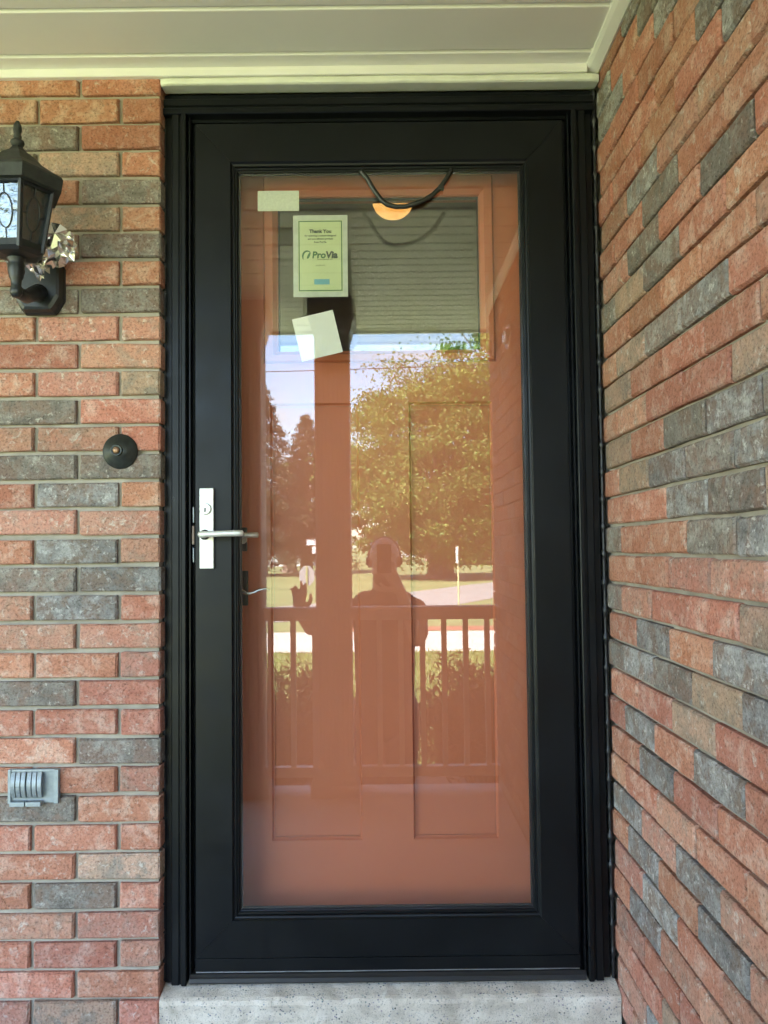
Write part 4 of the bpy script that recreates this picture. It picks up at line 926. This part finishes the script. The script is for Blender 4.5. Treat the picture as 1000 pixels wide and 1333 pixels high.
for i, (x, y_, s_, lb) in enumerate(((-16, -78, 1.0, 'distant tree left of the spruces'), (-1.5, -86, 0.9, 'distant tree behind the head of the reflected person'), (5.0, -92, 0.8, 'distant tree behind the maple trunk'), (13.5, -84, 1.05, 'distant tree above the hedge at the right'), (24, -80, 1.1, 'far right distant tree'), (-27, -85, 1.1, 'farthest left distant tree'))):
    broad_tree((x, y_, GZ), 0.3*s_, 2.5*s_, (x, y_, GZ+5.2*s_), (4.2*s_, 3*s_, 4.0*s_), 40, 6000, 0.36, m_maple, lb, group='distant trees along the far lawn', seed=20+i)
# clipped hedge at far right
HG = thing('hedge', 'clipped sunlit hedge right of the maple trunk', 'hedge', (16, -68, GZ))
n = 26000; p = np.stack([rng.uniform(5.6, 30, n), rng.uniform(-69, -67, n), GZ+rng.uniform(0, 1, n)**0.7*1.75], 1); p[:, 2] += 0.12*np.sin(p[:, 0]*2.3)+rng.normal(0, .05, n)
off = np.array(OFF[HG]); obj('foliage', leaves_mesh(p, 0.16), m_hedge, HG, kind='stuff')
bm = B(); box(bm, 5.8, 29.8, -68.6, -67.4, GZ, GZ+1.45); obj('hedge_core', bm, m_soil, HG)
# lacy shrubs in the bed
def shrub(c, r, h, n, label, seed):
    rr = np.random.default_rng(seed); t = thing('shrub', label, 'shrub', (c[0], c[1], GZ+0.03), 'lacy shrubs behind the railing'); bm = B(); pts = []
    for k in range(46):
        a = rr.uniform(0, 2*PI); q = math.sqrt(rr.uniform(0.02, 1)); tip = Vector((c[0]+math.cos(a)*r*q, c[1]+math.sin(a)*r*q*0.8, GZ+h*(1.0-0.45*q*q)+rr.normal()*0.04)); st = Vector((c[0]+rr.normal()*.04, c[1]+rr.normal()*.04, GZ))
        mid = st.lerp(tip, 0.55)+Vector((0, 0, h*0.12)); tube(bm, [st, mid, tip], [0.010, 0.006, 0.0015], 4)
        m_ = n//46; u = rr.uniform(0.35, 1.05, m_)[:, None]; b0, b1, b2 = np.array(st), np.array(mid), np.array(tip)
        q_ = (1-u)**2*b0+2*u*(1-u)*b1+u*u*b2; pts.append(q_+rr.normal(size=(m_, 3))*np.array([0.065, 0.065, 0.04]))
    obj('stems', bm, m_bark, t); obj('leaves', leaves_mesh(np.concatenate(pts), 0.065, 0.22, 0.35), m_bush, t, kind='stuff'); return t
shrub((0.62, -3.05, 0), 0.55, 0.86, 12000, 'lacy shrub right of the person behind the longer railing', 2)
shrub((-0.62, -3.0, 0), 0.50, 0.84, 10000, 'lacy shrub left of the person behind the short railing', 5)
shrub((1.75, -3.0, 0), 0.55, 0.80, 9000, 'lacy shrub beyond the end of the brick side wall', 8)

# ------------------------------------------------------------------ street furniture and houses
SS = thing('stop_sign', 'octagonal stop sign seen from its bare grey back with a green post', 'road sign', (-2.22, -21.2, GZ))
bm = B(); sc_ = 0.27; cx_, cy_, cz_ = -2.22, -21.2, 0.21
oc = [(cx_+0.8*sc_/math.cos(PI/8)*math.cos(PI/8+k*PI/4), cz_+sc_*1.06/math.cos(PI/8)*math.sin(PI/8+k*PI/4)) for k in range(8)]
ring_loft(bm, [[(x, cy_, z) for x, z in oc], [(x, cy_-0.004, z) for x, z in oc]]); obj('sign_plate', bm, m_signgrey, SS)
bm = B(); box(bm, cx_-0.022, cx_+0.022, cy_+0.001, cy_+0.03, GZ, cz_+0.26); obj('post', bm, m_post, SS)
ST = thing('street_name_sign', 'white street name blades on a post, half hidden behind the column', 'street sign', (-2.02, -22.0, GZ))
bm = B(); box(bm, -2.04, -1.99, -22.03, -21.99, GZ, 1.30); obj('post', bm, m_pole, ST)
bm = B(); box(bm, -2.31, -1.60, -21.985, -21.975, 1.095, 1.275, 0.03); nb_ = obj('name_blade', bm, m_signwhite, ST)
text('blade_number', '51', 0.15, m_signink, nb_, (-2.02, -21.972, 1.135), 0.003, rotz=PI)
bm = B(); box(bm, -2.13, -1.80, -21.97, -21.96, 0.84, 1.05); obj('lower_plate', bm, m_signwhite, ST)
# turn the text to face the house
MP = thing('marker_post', 'thin pale roadside post with a narrow sign seen edge-on', 'marker post', (1.80, -17.6, GZ))
bm = B(); tube(bm, [(1.80, -17.6, GZ), (1.80, -17.6, 1.02)], 0.022, 8); obj('post', bm, m_paleplast, MP)
bm = B(); box(bm, 1.745, 1.775, -17.62, -17.30, 0.60, 1.0, 0.004); obj('sign_plate', bm, m_signwhite, MP)
UP = []
for i, (x, y_, lb) in enumerate(((-26.0, -15.5, 'weathered utility pole far to the left along the street'), (24.0, -17.5, 'weathered utility pole far to the right along the street'))):
    t = thing('utility_pole', lb, 'utility pole', (x, y_, GZ)); bm = B(); tube(bm, [(x, y_, GZ), (x, y_, 8.0)], [0.15, 0.11], 10); obj('pole', bm, m_pole, t)
    bm = B(); box(bm, x-0.06, x+0.06, y_-0.9, y_+0.9, 6.9, 7.02); obj('cross_arm', bm, m_pole, t)
for (z0, z1, dy, sag, lb) in ((5.15, 6.6, 0.0, 0.75, 'lower overhead wire crossing the reflected sky'), (6.4, 7.2, 0.5, 0.7, 'upper overhead wire crossing the reflected sky')):
    bm = B(); pts = []
    for i in range(41):
        u = i/40; pts.append((-26+50*u, -15.5-2*u+dy, z0+(z1-z0)*u-sag*4*u*(1-u)))
    tube(bm, pts, 0.011, 6); o = obj('overhead_wire', bm, m_cable, loc=(0, -16.5+dy, z0)); tag(o, lb, 'overhead wire')
def house(x, y_, w, d, h, rh, label, seed):
    t = thing('house', label, 'house', (x, y_, GZ)); bm = B(); box(bm, x-w/2, x+w/2, y_-d/2, y_+d/2, GZ, GZ+h); wl_ = obj('wall', bm, m_siding, t)
    bm = B(); ring_loft(bm, [[(x-w/2-.4, y_-d/2-.4, GZ+h), (x-w/2-.4, y_+d/2+.4, GZ+h), (x-w/2-.4, y_, GZ+h+rh)], [(x+w/2+.4, y_-d/2-.4, GZ+h), (x+w/2+.4, y_+d/2+.4, GZ+h), (x+w/2+.4, y_, GZ+h+rh)]]); rf_ = obj('roof', bm, m_shingle, t)
    bm = B(); box(bm, x+w*0.2, x+w*0.2+0.7, y_-0.4, y_+0.4, GZ+h+rh*0.4, GZ+h+rh+0.9); obj('chimney', bm, m_mortar, rf_)
    nw = max(2, int(w/2.6))
    for k in range(nw):
        wx = x-w/2+w*(k+0.5)/nw; fy = y_+d/2
        if k == nw//2:
            bm = B(); box(bm, wx-0.5, wx+0.5, fy+0.003, fy+0.06, GZ, GZ+2.1); obj('door', bm, m_dark, t); continue
        bm = B(); box(bm, wx-0.62, wx+0.62, fy+0.003, fy+0.07, GZ+0.85, GZ+2.15); f_ = obj('window', bm, m_siding, t)
        bm = B(); box(bm, wx-0.5, wx+0.5, fy+0.072, fy+0.09, GZ+0.95, GZ+2.05); obj('pane', bm, m_dark, f_)
    return t
house(-11, -74, 9, 7, 2.6, 1.8, 'white house behind the spruces', 1)
house(4.6, -130, 5.5, 6, 2.6, 1.6, 'white house left of the maple trunk', 2)
house(15, -88, 10, 7, 2.7, 1.9, 'white house beyond the hedge', 3)
